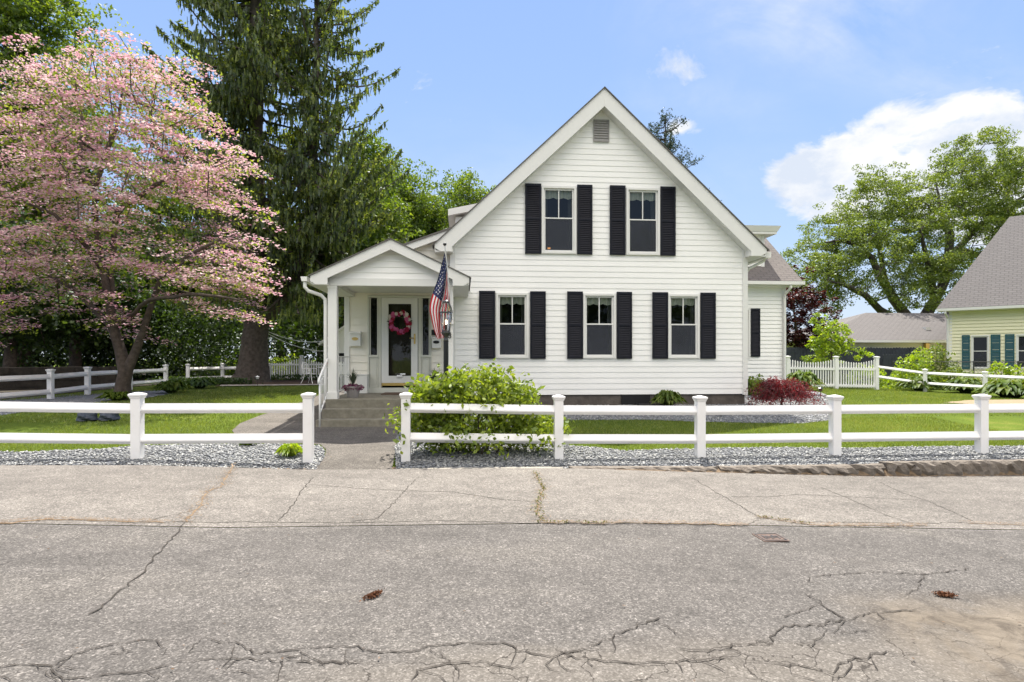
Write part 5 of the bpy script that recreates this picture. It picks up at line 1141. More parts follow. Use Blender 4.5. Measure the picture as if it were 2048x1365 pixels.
# conifers and broadleaved trees behind
def spruce():
    r = np.random.default_rng(5); Z0 = 27.0; b = dep(500, Z0); g = G(b.x, b.y)
    T = thing('spruce_tree', 'towering dark spruce with two stems and drooping branches behind the lawn', 'tree', (b.x, b.y, g))
    q = lambda px, py, rad, dz=0: (*W3(px, py, Z0+dz), rad)
    top1 = 25; s1 = [(b.x, b.y, g-.2, 1.1), (*W3(503, 760, Z0)[:3], .82), q(505, 735, .70), q(508, 700, .60), q(512, 640, .52), q(514, 560, .40), q(515, 480, .38), q(513, 300, .33), q(512, 100, .27), q(512, -100, .2), q(512, -420, .05)]
    s2 = [q(515, 655, .42), q(535, 628, .38), q(560, 600, .32), q(590, 560, .27, -.3), q(612, 500, .24, -.5), q(625, 400, .21, -.6), q(630, 250, .18, -.6), q(633, 100, .14, -.6), q(634, -60, .09, -.6), q(635, -250, .03, -.6)]
    mb = MB(); 
    V, Fc, e, nd, rr = tree_wood([s1, s2], [], .01, r); 
    BV = []; SP = []; mbb = MB(); tip = []
    def stem_at(st, z):
        zs = [p[2] for p in st]; return np.array([np.interp(z, zs, [p[i] for p in st]) for i in range(2)]+[z])
    def branches(st, z0, z1, dz, Lf, aim=None, dens=1.0):
        z = z0
        while z < z1:
            a = r.uniform(0, 6.283) if aim is None else r.normal(aim, .9)
            base = stem_at(st, z); Ln = Lf(z)*r.uniform(.6, 1.12); Ln = max(Ln, .5); dr = np.array([math.cos(a), math.sin(a), 0]); side = np.array([-dr[1], dr[0], 0])
            n = max(4, int(Ln/.35)); pts = []
            dn = r.uniform(.12, .32) if z < 12 else r.uniform(-.02, .18); bend = r.normal(0, .12)
            for k in range(n+1):
                u = k/n; pts.append(base+dr*Ln*u+side*bend*Ln*u*u+np.array([0, 0, Ln*(-dn*math.sin(u*math.pi*.75)*1.15+.30*max(0, u-.45)**1.5*2.2)]))
            mbb.tube([Vector(p) for p in pts], [.055*(1-k/n)**.8*(Ln/4)**.5+.008 for k in range(n+1)], 5, caps=False)
            ns = int(Ln*30*dens)
            for _ in range(ns):
                u = r.uniform(.10, 1)**.85; k = min(int(u*n), n-1); f = u*n-k; p = pts[k]*(1-f)+pts[k+1]*f
                w = Ln*.16*math.sin(min(1, u*1.15)*math.pi)**.7+.05; off = r.uniform(-1, 1); 
                p = p+side*off*w+np.array([0, 0, -.12*abs(off)*w])
                SP.append((*p, r.uniform(.14, .58)*(1.1-.5*u)*(.7+.1*min(Ln, 5)), 0))
                if r.random() < .8: SP.append((*p+r.normal(0, .05, 3), .16, 1))
            z += dz*r.uniform(.6, 1.4)
    branches(s1, 5.0, 22, .088, lambda z: 5.8*max(.05, (1-z/27))**.62, None)
    branches(s2, 4.2, 19.5, .12, lambda z: 4.4*max(.05, (1-z/22))**.62, None, .75)
    branches(s2, 5, 18.5, .36, lambda z: 5.0*max(.05, (1-z/25))**.5, -.1, .55)
    branches(s2, 4.6, 10.5, .16, lambda z: 5.4*max(.05, (1-z/20))**.5, -.25, 1.0)
    branches(s1, 11, 19, .30, lambda z: 6.3*max(.05, (1-z/27))**.35, 3.0, .8)
    mbv = np.array(mbb.v); 
    trunk = npmesh('trunk', V, Fc, M['barkd'], T, smooth=True)
    mbb.build('branches', M['barkd'], T)
    SP = np.array(SP); hang = SP[SP[:, 4] == 0]; tuft = SP[SP[:, 4] == 1]
    n = len(hang); a = r.uniform(0, 6.283, n); w = r.uniform(.03, .065, n); d = np.stack([np.cos(a), np.sin(a), 0*a], -1)*w[:, None]; P = hang[:, :3]; Ln = hang[:, 3]
    lean = r.normal(0, .10, (n, 2))*Ln[:, None]
    Vs = []; Fs = []; k0 = 0
    v0 = P-d*.6; v1 = P+d*.6; mid = P+np.c_[lean*.5, -Ln*.5]; m0 = mid-d; m1 = mid+d; end = P+np.c_[lean, -Ln]
    VV = np.stack([v0, v1, m1, m0, m0, m1, end+d*.2, end-d*.2], 1).reshape(-1, 3); FF = np.arange(8*n).reshape(2*n, 4)
    V2, F2 = leafquads(tuft[:, :3]+r.normal(0, .05, (len(tuft), 3)), r.uniform(.12, .26, len(tuft)), .5, .45, r=r)
    # little side sprays along the strands break up their edges
    K = 2; S = np.repeat(P, K, 0)+np.c_[np.repeat(lean, K, 0), -np.repeat(Ln, K)]*r.uniform(.1, .95, (n*K, 1)); V3, F3 = leafquads(S+r.normal(0, .03, S.shape), r.uniform(.07, .16, len(S)), 0, .4, .6, r=r)
    npmesh('crown', np.concatenate([VV, V2, V3]), np.concatenate([FF, F2+len(VV), F3+len(VV)+len(V2)]), M['spruce'], T)
    return T
spruce()
def simple_tree(name, label, px, Z, ptop, pbot, rx, seed, lm='maple', bark='bark', nt=170, per=66, ls=.17, group=None, dense=1, trunk_py=None, clump=.75):
    g = G(*dep(px, Z)[:2]); x, y, _ = dep(px, Z); zt = EYE-(ptop-HZ)/F*Z; zb_ = EYE-(pbot-HZ)/F*Z; h = zt-zb_; R_ = rx/F*Z; rr = random.Random(seed)
    bl = [(x+rr.uniform(-.35, .35)*R_, y+rr.uniform(-.3, .3)*R_, zb_+h*rr.uniform(.15, .8), R_*rr.uniform(.45, .62), R_*rr.uniform(.5, .7), h*rr.uniform(.16, .26)) for _ in range(9)]
    bl += [(x, y, zt-h*.2, R_*.42, R_*.42, h*.2), (x-R_*.5, y, zb_+h*.35, R_*.5, R_*.5, h*.2), (x+R_*.5, y, zb_+h*.4, R_*.5, R_*.5, h*.2)]
    tr = [[(x, y, g-.2, .028*zt+.05), (x+rr.uniform(-.3, .3), y, g+zt*.3, .02*zt+.04), (x+rr.uniform(-.5, .5), y, zt*.6, .012*zt+.03), (x+rr.uniform(-.6, .6), y, zt*.88, .03)]]
    return broadleaf(name, label, 'tree', (x, y, g), tr, bl, nt, per, ls, lm, bark, seed, .014, group, clump=clump, shell=.2)
GB = 'leafy trees behind the left side of the yard'
simple_tree('maple_tree', 'tall bright green maple rising behind the dogwood in the top left corner', 45, 30, -80, 480, 175, 31, 'maple', nt=420, per=105, ls=.21, group=GB)
simple_tree('maple_tree', 'green maple filling the gap between the dogwood and the spruce stems', 330, 38, 300, 660, 170, 32, 'maple', nt=260, per=90, ls=.22, group=GB)
simple_tree('maple_tree', 'bright green tree directly right of the spruce, its rounded top above the porch roof', 735, 37, 262, 640, 85, 33, 'maple', nt=300, per=96, ls=.19, group=GB)
simple_tree('maple_tree', 'green tree with a rounded crown behind the left slope of the porch roof', 835, 44, 340, 690, 100, 34, 'maple', nt=420, per=100, ls=.19, group=GB)
simple_tree('maple_tree', 'green tree whose top shows just left of the main gable', 955, 46, 345, 690, 100, 35, 'maple', nt=380, per=100, ls=.19, group=GB)
simple_tree('maple_tree', 'broad green tree closing the gap low behind the porch roof and the main gable', 885, 52, 352, 700, 135, 39, 'maple', nt=420, per=96, ls=.22, group=GB)
simple_tree('maple_tree', 'green tree rising just right of the spruce, behind the porch roof peak', 795, 43, 335, 690, 75, 40, 'maple', nt=280, per=96, ls=.2, group=GB)
simple_tree('maple_tree', 'bright green tree seen through the gaps between the spruce and the porch roof', 690, 34, 345, 640, 110, 38, 'maple', nt=260, per=90, ls=.2, group=GB)
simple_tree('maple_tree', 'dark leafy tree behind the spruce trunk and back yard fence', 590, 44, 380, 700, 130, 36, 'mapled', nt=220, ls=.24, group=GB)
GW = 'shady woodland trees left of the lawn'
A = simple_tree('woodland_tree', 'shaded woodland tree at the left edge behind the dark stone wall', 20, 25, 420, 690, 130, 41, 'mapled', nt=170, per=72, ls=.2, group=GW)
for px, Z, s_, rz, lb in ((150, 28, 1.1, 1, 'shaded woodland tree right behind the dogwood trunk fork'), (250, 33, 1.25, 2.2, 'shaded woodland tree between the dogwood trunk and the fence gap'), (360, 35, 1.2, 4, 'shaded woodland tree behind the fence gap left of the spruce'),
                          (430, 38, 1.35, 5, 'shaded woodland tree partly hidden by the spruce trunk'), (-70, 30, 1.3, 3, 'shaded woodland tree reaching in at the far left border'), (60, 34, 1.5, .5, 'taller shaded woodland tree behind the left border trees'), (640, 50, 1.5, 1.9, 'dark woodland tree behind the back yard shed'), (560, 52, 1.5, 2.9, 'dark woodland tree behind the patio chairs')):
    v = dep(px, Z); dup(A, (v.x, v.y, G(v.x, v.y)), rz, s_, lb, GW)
for k, (X_, Y_, s_) in enumerate(((-14, -17, 1.5), (-6, -20, 1.35), (1, -18, 1.7), (8, -21, 1.4), (14, -17, 1.6), (22, -19, 1.5))): dup(A, (X_, Y_, G(X_, 0)), k*1.3, s_, ('leftmost', 'second from left', 'third from left', 'third from right', 'second from right', 'rightmost')[k]+' leafy tree across the street, behind the camera', 'trees across the street')
# undergrowth that reads as one dark mass
def mass(name, pts, per, sig, ls, lm, seed, kind='stuff'):
    r = np.random.default_rng(seed); P = []
    for px, Z, h, n in pts:
        v = dep(px, Z); c = np.array([v.x, v.y, G(v.x, v.y)])
        q = r.normal(size=(n, 3))*np.array([sig, sig*.6, 0])+c; q[:, 2] += h*r.uniform(0, 1, n)**.8; P.append(q)
    P = np.concatenate(P); V, Fc = leafquads(P, r.uniform(.7, 1.3, len(P))*ls, .25, .6, .2, r=r); return npmesh(name, V, Fc, M[lm], kind=kind)
rr = random.Random(8)
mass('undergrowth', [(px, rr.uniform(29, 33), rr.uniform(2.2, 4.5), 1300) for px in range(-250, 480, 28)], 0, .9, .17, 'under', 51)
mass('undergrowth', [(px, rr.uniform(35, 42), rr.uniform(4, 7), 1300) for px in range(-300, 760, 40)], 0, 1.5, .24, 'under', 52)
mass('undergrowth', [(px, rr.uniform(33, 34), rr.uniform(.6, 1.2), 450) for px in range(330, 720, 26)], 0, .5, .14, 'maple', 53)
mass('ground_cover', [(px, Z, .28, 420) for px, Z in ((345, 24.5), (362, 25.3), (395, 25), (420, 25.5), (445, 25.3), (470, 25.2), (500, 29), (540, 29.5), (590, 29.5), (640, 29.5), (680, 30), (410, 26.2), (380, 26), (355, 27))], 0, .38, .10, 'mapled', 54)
# pine tip behind the right slope
def pine():
    r = np.random.default_rng(9); Z0 = 40; x, y, _ = dep(1328, Z0); T = thing('pine_tree', 'blue-green pine showing above the right slope of the main gable', 'tree', (x, y, .4))
    zt = EYE+(HZ-240)/F*Z0; mb = MB(); mb.tube([(x, y, .3), (x, y, zt*.6), (x+.1, y, zt)], [.35, .2, .03], 8); P = []; 
    for k in range(90):
        z = r.uniform(6.5, zt-.2); a = r.uniform(0, 6.283); Ln = (zt-z)*.42+.8; Ln = min(Ln, 3.2)*r.uniform(.6, 1.1); d = np.array([math.cos(a), math.sin(a), 0]); p0 = np.array([x, y, z]); tip = p0+d*Ln+np.array([0, 0, Ln*.42])
        mb.tube([Vector(p0), Vector(p0*.5+tip*.5-np.array([0, 0, .15])), Vector(tip)], [.05, .03, .01], 5, caps=False)
        for j in range(int(Ln*7)):
            u = r.uniform(.25, 1); c = p0+(tip-p0)*u+r.normal(0, .22, 3)*np.array([1, 1, .5])+np.array([0, 0, .1]); P.append(c+r.normal(0, 1, (16, 3))*np.array([.09, .09, .14]))
    mb.build('trunk', M['barkg'], T); P = np.concatenate(P); V, Fc = leafquads(P, r.uniform(.12, .24, len(P)), 0, .3, r=r); npmesh('crown', V, Fc, M['pine'], T)
pine()
# purple-leaved maple and young lime-green tree at the right
x, y, z = W3(1600, 705, 29.5)
bl = BL_(29.5, (1590,590,0,40,35,1.6), (1610,620,0,50,30,1.8), (1600,655,0,50,30,1.8), (1625,670,0,38,22,1.2), (1575,640,1,30,60,1.2), (1585,560,0,22,18,.8), (1608,690,0,40,20,1.4))
broadleaf('purple_maple', 'dark purple-leaved maple between the rear wing and the young lime-green tree', 'tree', (x, y, .35), [[(x, y, .2, .16), (x, y, 1.6, .12), (x-.2, y, 3, .07), (x-.4, y, 4.4, .03)]], bl, 110, 90, .15, 'redmaple', 'bark', 61, .012, clump=.38, flat=.5)
x, y, z = W3(1662, 742, 25.6)
bl = BL_(25.6, (1655,640,0,22,22,.6), (1680,665,0,22,16,.5), (1660,690,0,36,18,.8), (1650,715,0,36,14,.8), (1730,712,.3,22,8,.4), (1642,670,0,14,18,.4), (1690,690,0,14,12,.4))
broadleaf('young_tree', 'young tree with bright lime-green leaves behind the right picket fence', 'tree', (x, y, .3), [[(x, y, .2, .05), (x, y, 1.2, .04), (x, y, 2.6, .015)]], bl, 60, 54, .12, 'lime', 'bark', 62, .007, clump=.24, flat=.3)
# ------------------------------------------------------------------ shrubs and small plants
def shrub_front():
    r = np.random.default_rng(71); c = pix(955, 900, 9.05); T = thing('shrub', 'large leafy bright green shrub growing through the street fence around the lamp post', 'shrub', (c.x, c.y, 0.0))
    P = lambda px, py, Y=9.0: np.array(pix(px, py, Y))
    zones = [(960,790,95,40,.62), (880,790,60,35,.5), (1010,800,60,42,.5), (975,762,38,20,.35), (905,765,30,18,.3), (1048,800,28,22,.3), (850,800,40,25,.4), (940,845,120,30,.6), (1060,860,50,35,.42), (860,850,50,30,.4), (930,880,90,18,.4), (1095,850,28,28,.25), (800,832,14,22,.2), (1120,862,14,16,.15)]
    tg = []; wz = np.array([z[2]*z[3]*z[4] for z in zones])**.75; wz /= wz.sum()
    for _ in range(520):
        z = zones[r.choice(len(zones), p=wz)]; d = r.normal(size=3); d /= np.linalg.norm(d); d *= r.uniform(.25, 1)**.4
        tg.append(P(z[0]+d[0]*z[2], z[1]+d[2]*z[3], 9.05+d[1]*z[4]))
    tg = [q for q in tg if not (abs(q[1]-8.6) < .09 and r.random() < .6)]
    stems = [[(c.x+a, 9.0+b, 0, .014), (c.x+a*1.8+.02, 9.0+b*1.4, .35, .011), (c.x+a*2.8, 9.0+b*2, .75, .006)] for a, b in ((0, 0), (.12, .05), (-.1, .08), (.25, -.04), (-.25, .02), (.05, -.12), (.4, .1), (-.38, -.06))]
    V, Fc, ends, nd, rr = tree_wood(stems, tg, .0022, r, up=.2, rmin=.0022, pw=.4, kink=.15)
    npmesh('stems', V, Fc, M['bark'], T)
    PL = np.concatenate([q+r.normal(0, 1, (17, 3))*np.array([.085, .085, .07]) for q, d in ends])
    # arching leafy shoots sticking out at the top and towards the street
    for px, py, Y in ((925,732,9.1),(985,733,9.1),(1022,742,9),(898,745,9),(1058,762,9),(1072,785,9),(788,822,8.5),(782,838,8.5),(797,880,8.4),(805,812,8.5),(1136,858,8.5),(900,895,8.45),(915,885,8.4),(940,892,8.42),(985,900,8.4),(1000,880,8.42),(1005,905,8.4),(965,885,8.4),(1060,870,8.45),(1095,880,8.45),(875,742,9),(950,740,9.1),(1120,885,8.6),(1090,895,8.7), (930,870,8.38), (980,868,8.38), (1080,868,8.4),(905,870,8.4)):
        PL = np.concatenate([PL, P(px, py, Y)+r.normal(0, 1, (10, 3))*np.array([.05, .05, .055])])
    V, Fc = leafquads(PL, r.uniform(.055, .115, len(PL)), .25, .55, .35, r=r); npmesh('leaves', V, Fc, M['shrub'], T)
shrub_front()
def rosette(name, label, x, y, R_, H_, n, lm, seed, wide=.16, group=None, cat_='plant', z=None):
    r = random.Random(seed); g = G(x, y) if z is None else z; vs = []; fs = []
    for i in range(n):
        a = r.uniform(0, 6.283); inner = r.random(); Ln = R_*(.45+.55*inner); hh = H_*(1.1-.55*inner)*r.uniform(.8, 1.15); w = wide*R_*r.uniform(.7, 1.2); d = Vector((math.cos(a), math.sin(a), 0)); s_ = Vector((-d.y, d.x, 0)); k = len(vs)
        prof = ((.0, .0, .12), (.3, .62, .55), (.6, 1.0, 1.0), (.85, .85, .7), (1.05, .5, .05))
        o = Vector((x+r.uniform(-.15, .15)*R_, y+r.uniform(-.15, .15)*R_, g))
        for u, v, ww in prof: c = o+d*Ln*u+Vector((0, 0, hh*v)); vs += [c-s_*w*ww*.5+Vector((0, 0, .02*ww)), c-Vector((0, 0, .012*ww)), c+s_*w*ww*.5+Vector((0, 0, .02*ww))]
        for j in range(len(prof)-1):
            for q in (0, 1): fs.append((k+3*j+q, k+3*j+q+1, k+3*j+q+4, k+3*j+q+3))
    mb = MB(); mb.add(vs, fs); o = mb.build(name, M[lm], smooth=True); return tag(o, label, cat_, group)
GH = 'hostas along the garden edges'
def ros(px, py, R_, H_, n, lm, lb, seed, wide=.2, nm='hosta', grp=GH):
    v = gp(px, py); return rosette(nm, lb, v.x, v.y, R_*.85, H_*.8, int(n*1.9), lm, seed, wide, grp)
for k, (px, py, R_, H_, n, lm, lb) in enumerate(((1335,815,.52,.42,85,'hostav','broad pale-edged hosta against the foundation below the right lower window'), (1113,806,.42,.36,60,'hosta','dark hosta against the foundation behind the second street fence post'),
        (1604,781,.85,.75,150,'hosta','large dark green hosta mound beside the red laceleaf maple'), (1678,773,.85,.6,140,'hostav','pale-edged hosta in front of the right picket fence'),
        (1840,783,1.0,.6,150,'hosta','yellow-green hosta at the start of the far right rail fence'), (1930,786,.95,.6,140,'hosta','yellow-green hosta between the two posts of the far right rail fence'),
        (2020,797,1.15,.62,170,'hosta','yellow-green hosta at the right edge of the photo below the teal shutters'), (2090,800,1.0,.6,120,'hosta','green hosta just outside the right edge of the lawn border'),
        (343,787,.70,.42,100,'hosta','low green hosta at the foot of the left side fence gap'), (232,802,.55,.25,60,'hosta','small drooping hosta round the dogwood trunk'), (400,778,.8,.4,90,'mapled','dark low plant behind the left lawn near the spruce'))):
    ros(px, py, R_, H_, n, lm, lb, 100+k)
rosette('daylily', 'small bright green daylily clump in the gravel beside the left gate post', gp(580, 915).x, gp(580, 915).y, .22, .17, 130, 'lime', 5, .10, 'daylilies in the gravel')
rosette('daylily', 'tiny green daylily tuft at the lawn edge behind the lower rail', gp(497, 893).x, gp(497, 893).y, .16, .10, 60, 'hosta', 6, .10, 'daylilies in the gravel')
rosette('ornamental_grass', 'dry grass tuft by the foundation behind the middle street fence post', gp(1418, 806).x, gp(1418, 806).y, .25, .45, 90, 'weed', 8, .05)
def bush(name, label, px, py, w, h, n, ls, lm, seed, dp=None, Z=None, flat=.3, cat_='shrub', asp=.55, stem=True):
    r = np.random.default_rng(seed); v = gp(px, py) if Z is None else dep(px, Z); g = G(v.x, v.y); dp = dp or w*.8
    T = thing(name, label, cat_, (v.x, v.y, g)); k = unit(r.normal(size=(n, 3)))*(r.uniform(.3, 1, n)**.4)[:, None]; k[:, 2] = np.abs(k[:, 2])
    lump = 1+.22*np.sin(k[:, 0]*5+seed)*np.cos(k[:, 1]*4)+.12*np.sin(k[:, 2]*9+seed)
    P = np.array([v.x, v.y, g])+k*np.array([w, dp, h])*lump[:, None]
    V, Fc = leafquads(P, r.uniform(.7, 1.3, n)*ls, flat, asp, .3, r=r); npmesh('leaves', V, Fc, M[lm], T)
    if stem:
        mb = MB()
        for q in range(9):
            a = r.uniform(0, 6.28); mb.tube([(v.x, v.y, g-.02), (v.x+math.cos(a)*w*.2, v.y+math.sin(a)*dp*.2, g+h*.4), (v.x+math.cos(a)*w*.6, v.y+math.sin(a)*dp*.6, g+h*.8)], [.02, .014, .005], 5)
        mb.build('stems', M['bark'], T)
    return T
# weeping red laceleaf maple
def laceleaf():
    r = np.random.default_rng(77); v = gp(1562, 818); g = v.z; T = thing('laceleaf_maple', 'low weeping red laceleaf maple at the right corner of the house', 'shrub', (v.x, v.y, g)); mb = MB(); P = []
    mb.tube([(v.x, v.y, g-.02), (v.x+.03, v.y, g+.28), (v.x-.02, v.y, g+.55)], [.03, .025, .02], 7)
    for k in range(130):
        a = r.uniform(0, 6.283); Rr = r.uniform(.3, 1.15)*(1.0 if math.cos(a) > 0 else .8); H_ = r.uniform(.24, .62); p0 = np.array([v.x, v.y, g+.5]); top = p0+np.array([math.cos(a)*Rr*.5, math.sin(a)*Rr*.5*.8, (H_-.5)*1.0+.08]); e = p0+np.array([math.cos(a)*Rr, math.sin(a)*Rr*.8, H_-.5-.22*Rr])
        mb.tube([Vector(p0), Vector(top), Vector(e)], [.010, .006, .002], 4, caps=False)
        for u in r.uniform(0, 1, 55):
            q = (1-u)**2*p0*.15+(1-(1-u)**2*.15-u*u*.85)*top+u*u*.85*e; P.append(q+r.normal(0, .055, 3)-np.array([0, 0, r.uniform(0, .06)]))
    mb.build('branches', M['bark'], T); P = np.array(P); V, Fc = leafquads(P, r.uniform(.05, .10, len(P)), .1, .22, .8, r=r); npmesh('leaves', V, Fc, M['laceleaf'], T)
laceleaf()
bush('low_shrub', 'green shrub growing behind the red laceleaf maple at the house corner', 1508, 792, .45, .55, 1600, .10, 'shrub', 81)
bush('garden_shrub', 'airy yellow-green shrub behind the first bay of the far right rail fence', 1830, 776, 1.0, 1.45, 2300, .13, 'lime', 82, Z=25.2)
bush('garden_shrub', 'loose green shrub in front of the garage wall by the chain-link fence', 1872, 780, .95, 1.75, 1800, .14, 'oak', 83, Z=26)
bush('garden_shrub', 'green shrub behind the far right rail fence below the teal shutters', 1915, 780, .9, .95, 1500, .12, 'oak', 84, Z=24.2)
bush('garden_shrub', 'thin yellow-green shrub in front of the neighbouring window', 2008, 780, .8, 1.3, 1100, .12, 'lime', 85, Z=24)
bush('garden_shrub', 'low lime-green shrub behind the second bay of the right picket fence', 1733, 760, .8, 1.1, 1000, .12, 'lime', 86, Z=25)
bush('round_shrub', 'round yellow-green shrub behind the back yard picket fence', 562, 758, 1.9, 1.15, 2600, .16, 'lime', 87, Z=33.5)
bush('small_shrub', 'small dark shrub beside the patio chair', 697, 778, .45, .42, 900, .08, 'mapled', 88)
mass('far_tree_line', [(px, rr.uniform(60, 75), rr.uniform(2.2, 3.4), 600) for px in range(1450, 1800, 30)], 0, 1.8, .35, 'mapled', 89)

# planters on the porch
def planter(px, py, Y, label, seed, petals=True, gr='porch flower pots'):
    p = pix(px, py, Y); T = thing('flower_pot', label, 'flower pot', (p.x, Y, ZS), gr); r = np.random.default_rng(seed)
    mb = MB(); mb.lathe((p.x, Y, ZS+.002), [(.10, 0), (.125, .08), (.15, .20), (.162, .205), (.162, .235), (.140, .235), (.13, .21)], 20); mb.build('pot', M['terracotta'], T, smooth=False)
    mb = MB(); c = Vector((p.x, Y, ZS+.24))
    for k in range(90):
        a = r.uniform(0, 6.283); sp_ = r.uniform(.0, .32); h = r.uniform(.25, .42); d = Vector((math.cos(a), math.sin(a), 0)); s_ = Vector((-d.y, d.x, 0))*.006
        q = [c, c+d*sp_*.35+Vector((0, 0, h*.6)), c+d*sp_+Vector((0, 0, h*(1-sp_)))]; mb.add([q[0]-s_, q[0]+s_, q[1]+s_, q[1]-s_, q[2]], [(0,1,2,3), (3,2,4)])
    mb.build('spike_leaves', M['spike'], T)
    n = 520; k = unit(r.normal(size=(n, 3))); k[:, 2] = k[:, 2]*.5; P = np.array(c)+k*np.array([.24, .2, .16])*r.uniform(.5, 1, (n, 1))-np.array([0, 0, .03])
    V, Fc = leafquads(P, r.uniform(.03, .055, n), .2, .7, r=r); npmesh('trailing_flowers', V, Fc, M['petunia'] if petals else M['hosta'], T)
planter(706, 797, 12.62, 'grey flower pot with spiky leaves and purple flowers at the left porch post', 1)
planter(868, 797, 12.9, 'flower pot with spiky leaves, mostly hidden behind the leafy shrub', 2, False)
mb = MB(); a = pix(716, 780, 14.2); mb.box(a.x-.02, a.x+.22, 14.12, 14.38, ZS+.002, ZS+.42); mb.box(a.x-.03, a.x+.23, 14.11, 14.385, ZS+.4205, ZS+.44); o = mb.build('storage_box', M['trim'], bevel=.006); tag(o, 'white boxy bin standing behind the left flower pot on the porch', 'box')

# patio furniture
def patio_chair(px, py, rz, label):
    v = gp(px, py); T = thing('patio_chair', label, 'chair', tuple(v), 'white metal patio chairs'); Mx = Matrix.Translation(v) @ Matrix.Rotation(rz, 4, 'Z')
    mb = MB(Mx); mb.lathe((0, 0, .42), [(.23, 0), (.25, .012), (.23, .025)], 16)
    mb.build('seat', M['vinyl'], T)
    mb = MB(Mx)
    mb.tube([(-.22, .20, .43), (-.23, .27, .75), (-.12, .31, .92), (.12, .31, .92), (.23, .27, .75), (.22, .20, .43)], .016, 6)
    for q in (-.15, -.075, 0, .075, .15): mb.tube([(q, .21, .43), (q, .30, .90)], .009, 5)
    mb.build('backrest', M['vinyl'], T)
    for sx in (-1, 1):
        mb = MB(Mx); mb.tube([(sx*.22, .22, .66), (sx*.27, .0, .66), (sx*.25, -.16, .63), (sx*.21, -.17, .43)], .014, 6); mb.build('armrest', M['vinyl'], T)
        for sy in (-1, 1): mb = MB(Mx); mb.tube([(sx*.19, sy*.16, .43), (sx*.23, sy*.22, .18), (sx*.27, sy*.30, .01)], .014, 6); mb.build('leg', M['vinyl'], T)
patio_chair(621, 768, 1.2, 'white metal patio chair in front of the picket fence post, back turned left')
patio_chair(668, 766, -1.7, 'white metal patio chair at the far side of the patio table near the handrail')
v = gp(655, 768); T = thing('patio_table', 'round white metal patio table beside the left handrail', 'table', tuple(v)); mb = MB(Matrix.Translation(v)); mb.lathe((0, 0, .70), [(.46, 0), (.48, .01), (.48, .025), (.46, .03)], 24); mb.build('tabletop', M['vinyl'], T)
for k in range(4): a = k*math.pi/2+.5; mb = MB(Matrix.Translation(v)); mb.tube([(.3*math.cos(a), .3*math.sin(a), .7), (.12*math.cos(a), .12*math.sin(a), .4), (.36*math.cos(a), .36*math.sin(a), .01)], .015, 6); mb.build('leg', M['vinyl'], T)
mb = MB(Matrix.Translation(v)); mb.lathe((0.1, 0, .732), [(.06, 0), (.075, .12), (.05, .12)], 10); pot = mb.build('small_pot', M['terracotta']); tag(pot, 'small pot with red flowers on the white patio table', 'flower pot')
P = np.array(v)+np.array([.1, 0, .93])+rng.normal(0, 1, (90, 3))*np.array([.06, .06, .05]); V, Fc = leafquads(P, .05, 0, .8); fl = npmesh('red_flowers', V, Fc, pbr('red_geranium', (.5, .02, .02), .8), pot)
# garden path lights
def path_light(px, py, label, m='black', s_=1.0):
    v = gp(px, py); T = thing('path_light', label, 'garden light', tuple(v), 'small garden path lights'); mb = MB(Matrix.Translation(v)); mb.lathe((0, 0, 0), [(.010, -.05), (.010, .22*s_)], 8); mb.build('stake', M['black'], T)
    mb = MB(Matrix.Translation(v)); mb.lathe((0, 0, .22*s_), [(.04, 0), (.055, .03), (.03, .06), (.09, .075), (.03, .11), (.008, .13)], 14); mb.build('lamp_head', M[m], T)
path_light(515, 774, 'small path light with a white head at the foot of the spruce', 'white', 1.4)
path_light(1442, 836, 'black path light in the gravel behind the fence, right of the middle post', s_=.6)
path_light(1641, 798, 'black garden light standing beside the red laceleaf maple')
# boulders by the dogwood
for k, (px, py, s_, lb) in enumerate(((176, 843, .17, 'left one of the two dark boulders in front of the dogwood'), (219, 842, .18, 'right one of the two dark boulders in front of the dogwood'))):
    v = gp(px, py); bm = bmesh.new(); bmesh.ops.create_icosphere(bm, subdivisions=3, radius=s_); rk = random.Random(k+3); f1 = [rk.uniform(2, 6) for _ in range(6)]
    for q in bm.verts: n_ = q.co.normalized(); q.co *= 1+.16*math.sin(n_.x*f1[0]+k)*math.cos(n_.y*f1[1])+.1*math.sin(n_.z*f1[2]*2+n_.x*4); q.co.z = max(q.co.z, -.4*s_)*.85; q.co += v+Vector((0, 0, s_*.42))
    me = bpy.data.meshes.new('boulder'); bm.to_mesh(me); bm.free(); me.materials.append(M['bluestone']); tag(link('boulder', me), lb, 'rock', 'boulders at the dogwood')
# flagstone edging across the back of the lawn
q = gpoly([(440,775),(655,772.5),(655,770.5),(440,772.5)]); drape('stone_edging', q, M['flag'], .05)
# dark low wall behind the left fence
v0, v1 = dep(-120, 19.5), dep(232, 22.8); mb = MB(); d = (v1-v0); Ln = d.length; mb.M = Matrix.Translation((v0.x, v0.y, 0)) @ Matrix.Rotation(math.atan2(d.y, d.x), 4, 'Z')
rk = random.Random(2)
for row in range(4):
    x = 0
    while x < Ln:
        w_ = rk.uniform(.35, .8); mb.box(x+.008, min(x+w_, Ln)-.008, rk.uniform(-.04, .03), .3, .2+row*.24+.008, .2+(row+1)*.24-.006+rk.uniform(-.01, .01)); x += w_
mb.box(0, Ln, .04, .28, .1, 1.12); o = mb.build('stone_wall', M['wood_wall']); tag(o, 'low dark stone wall in the shade behind the left side fence', 'wall')
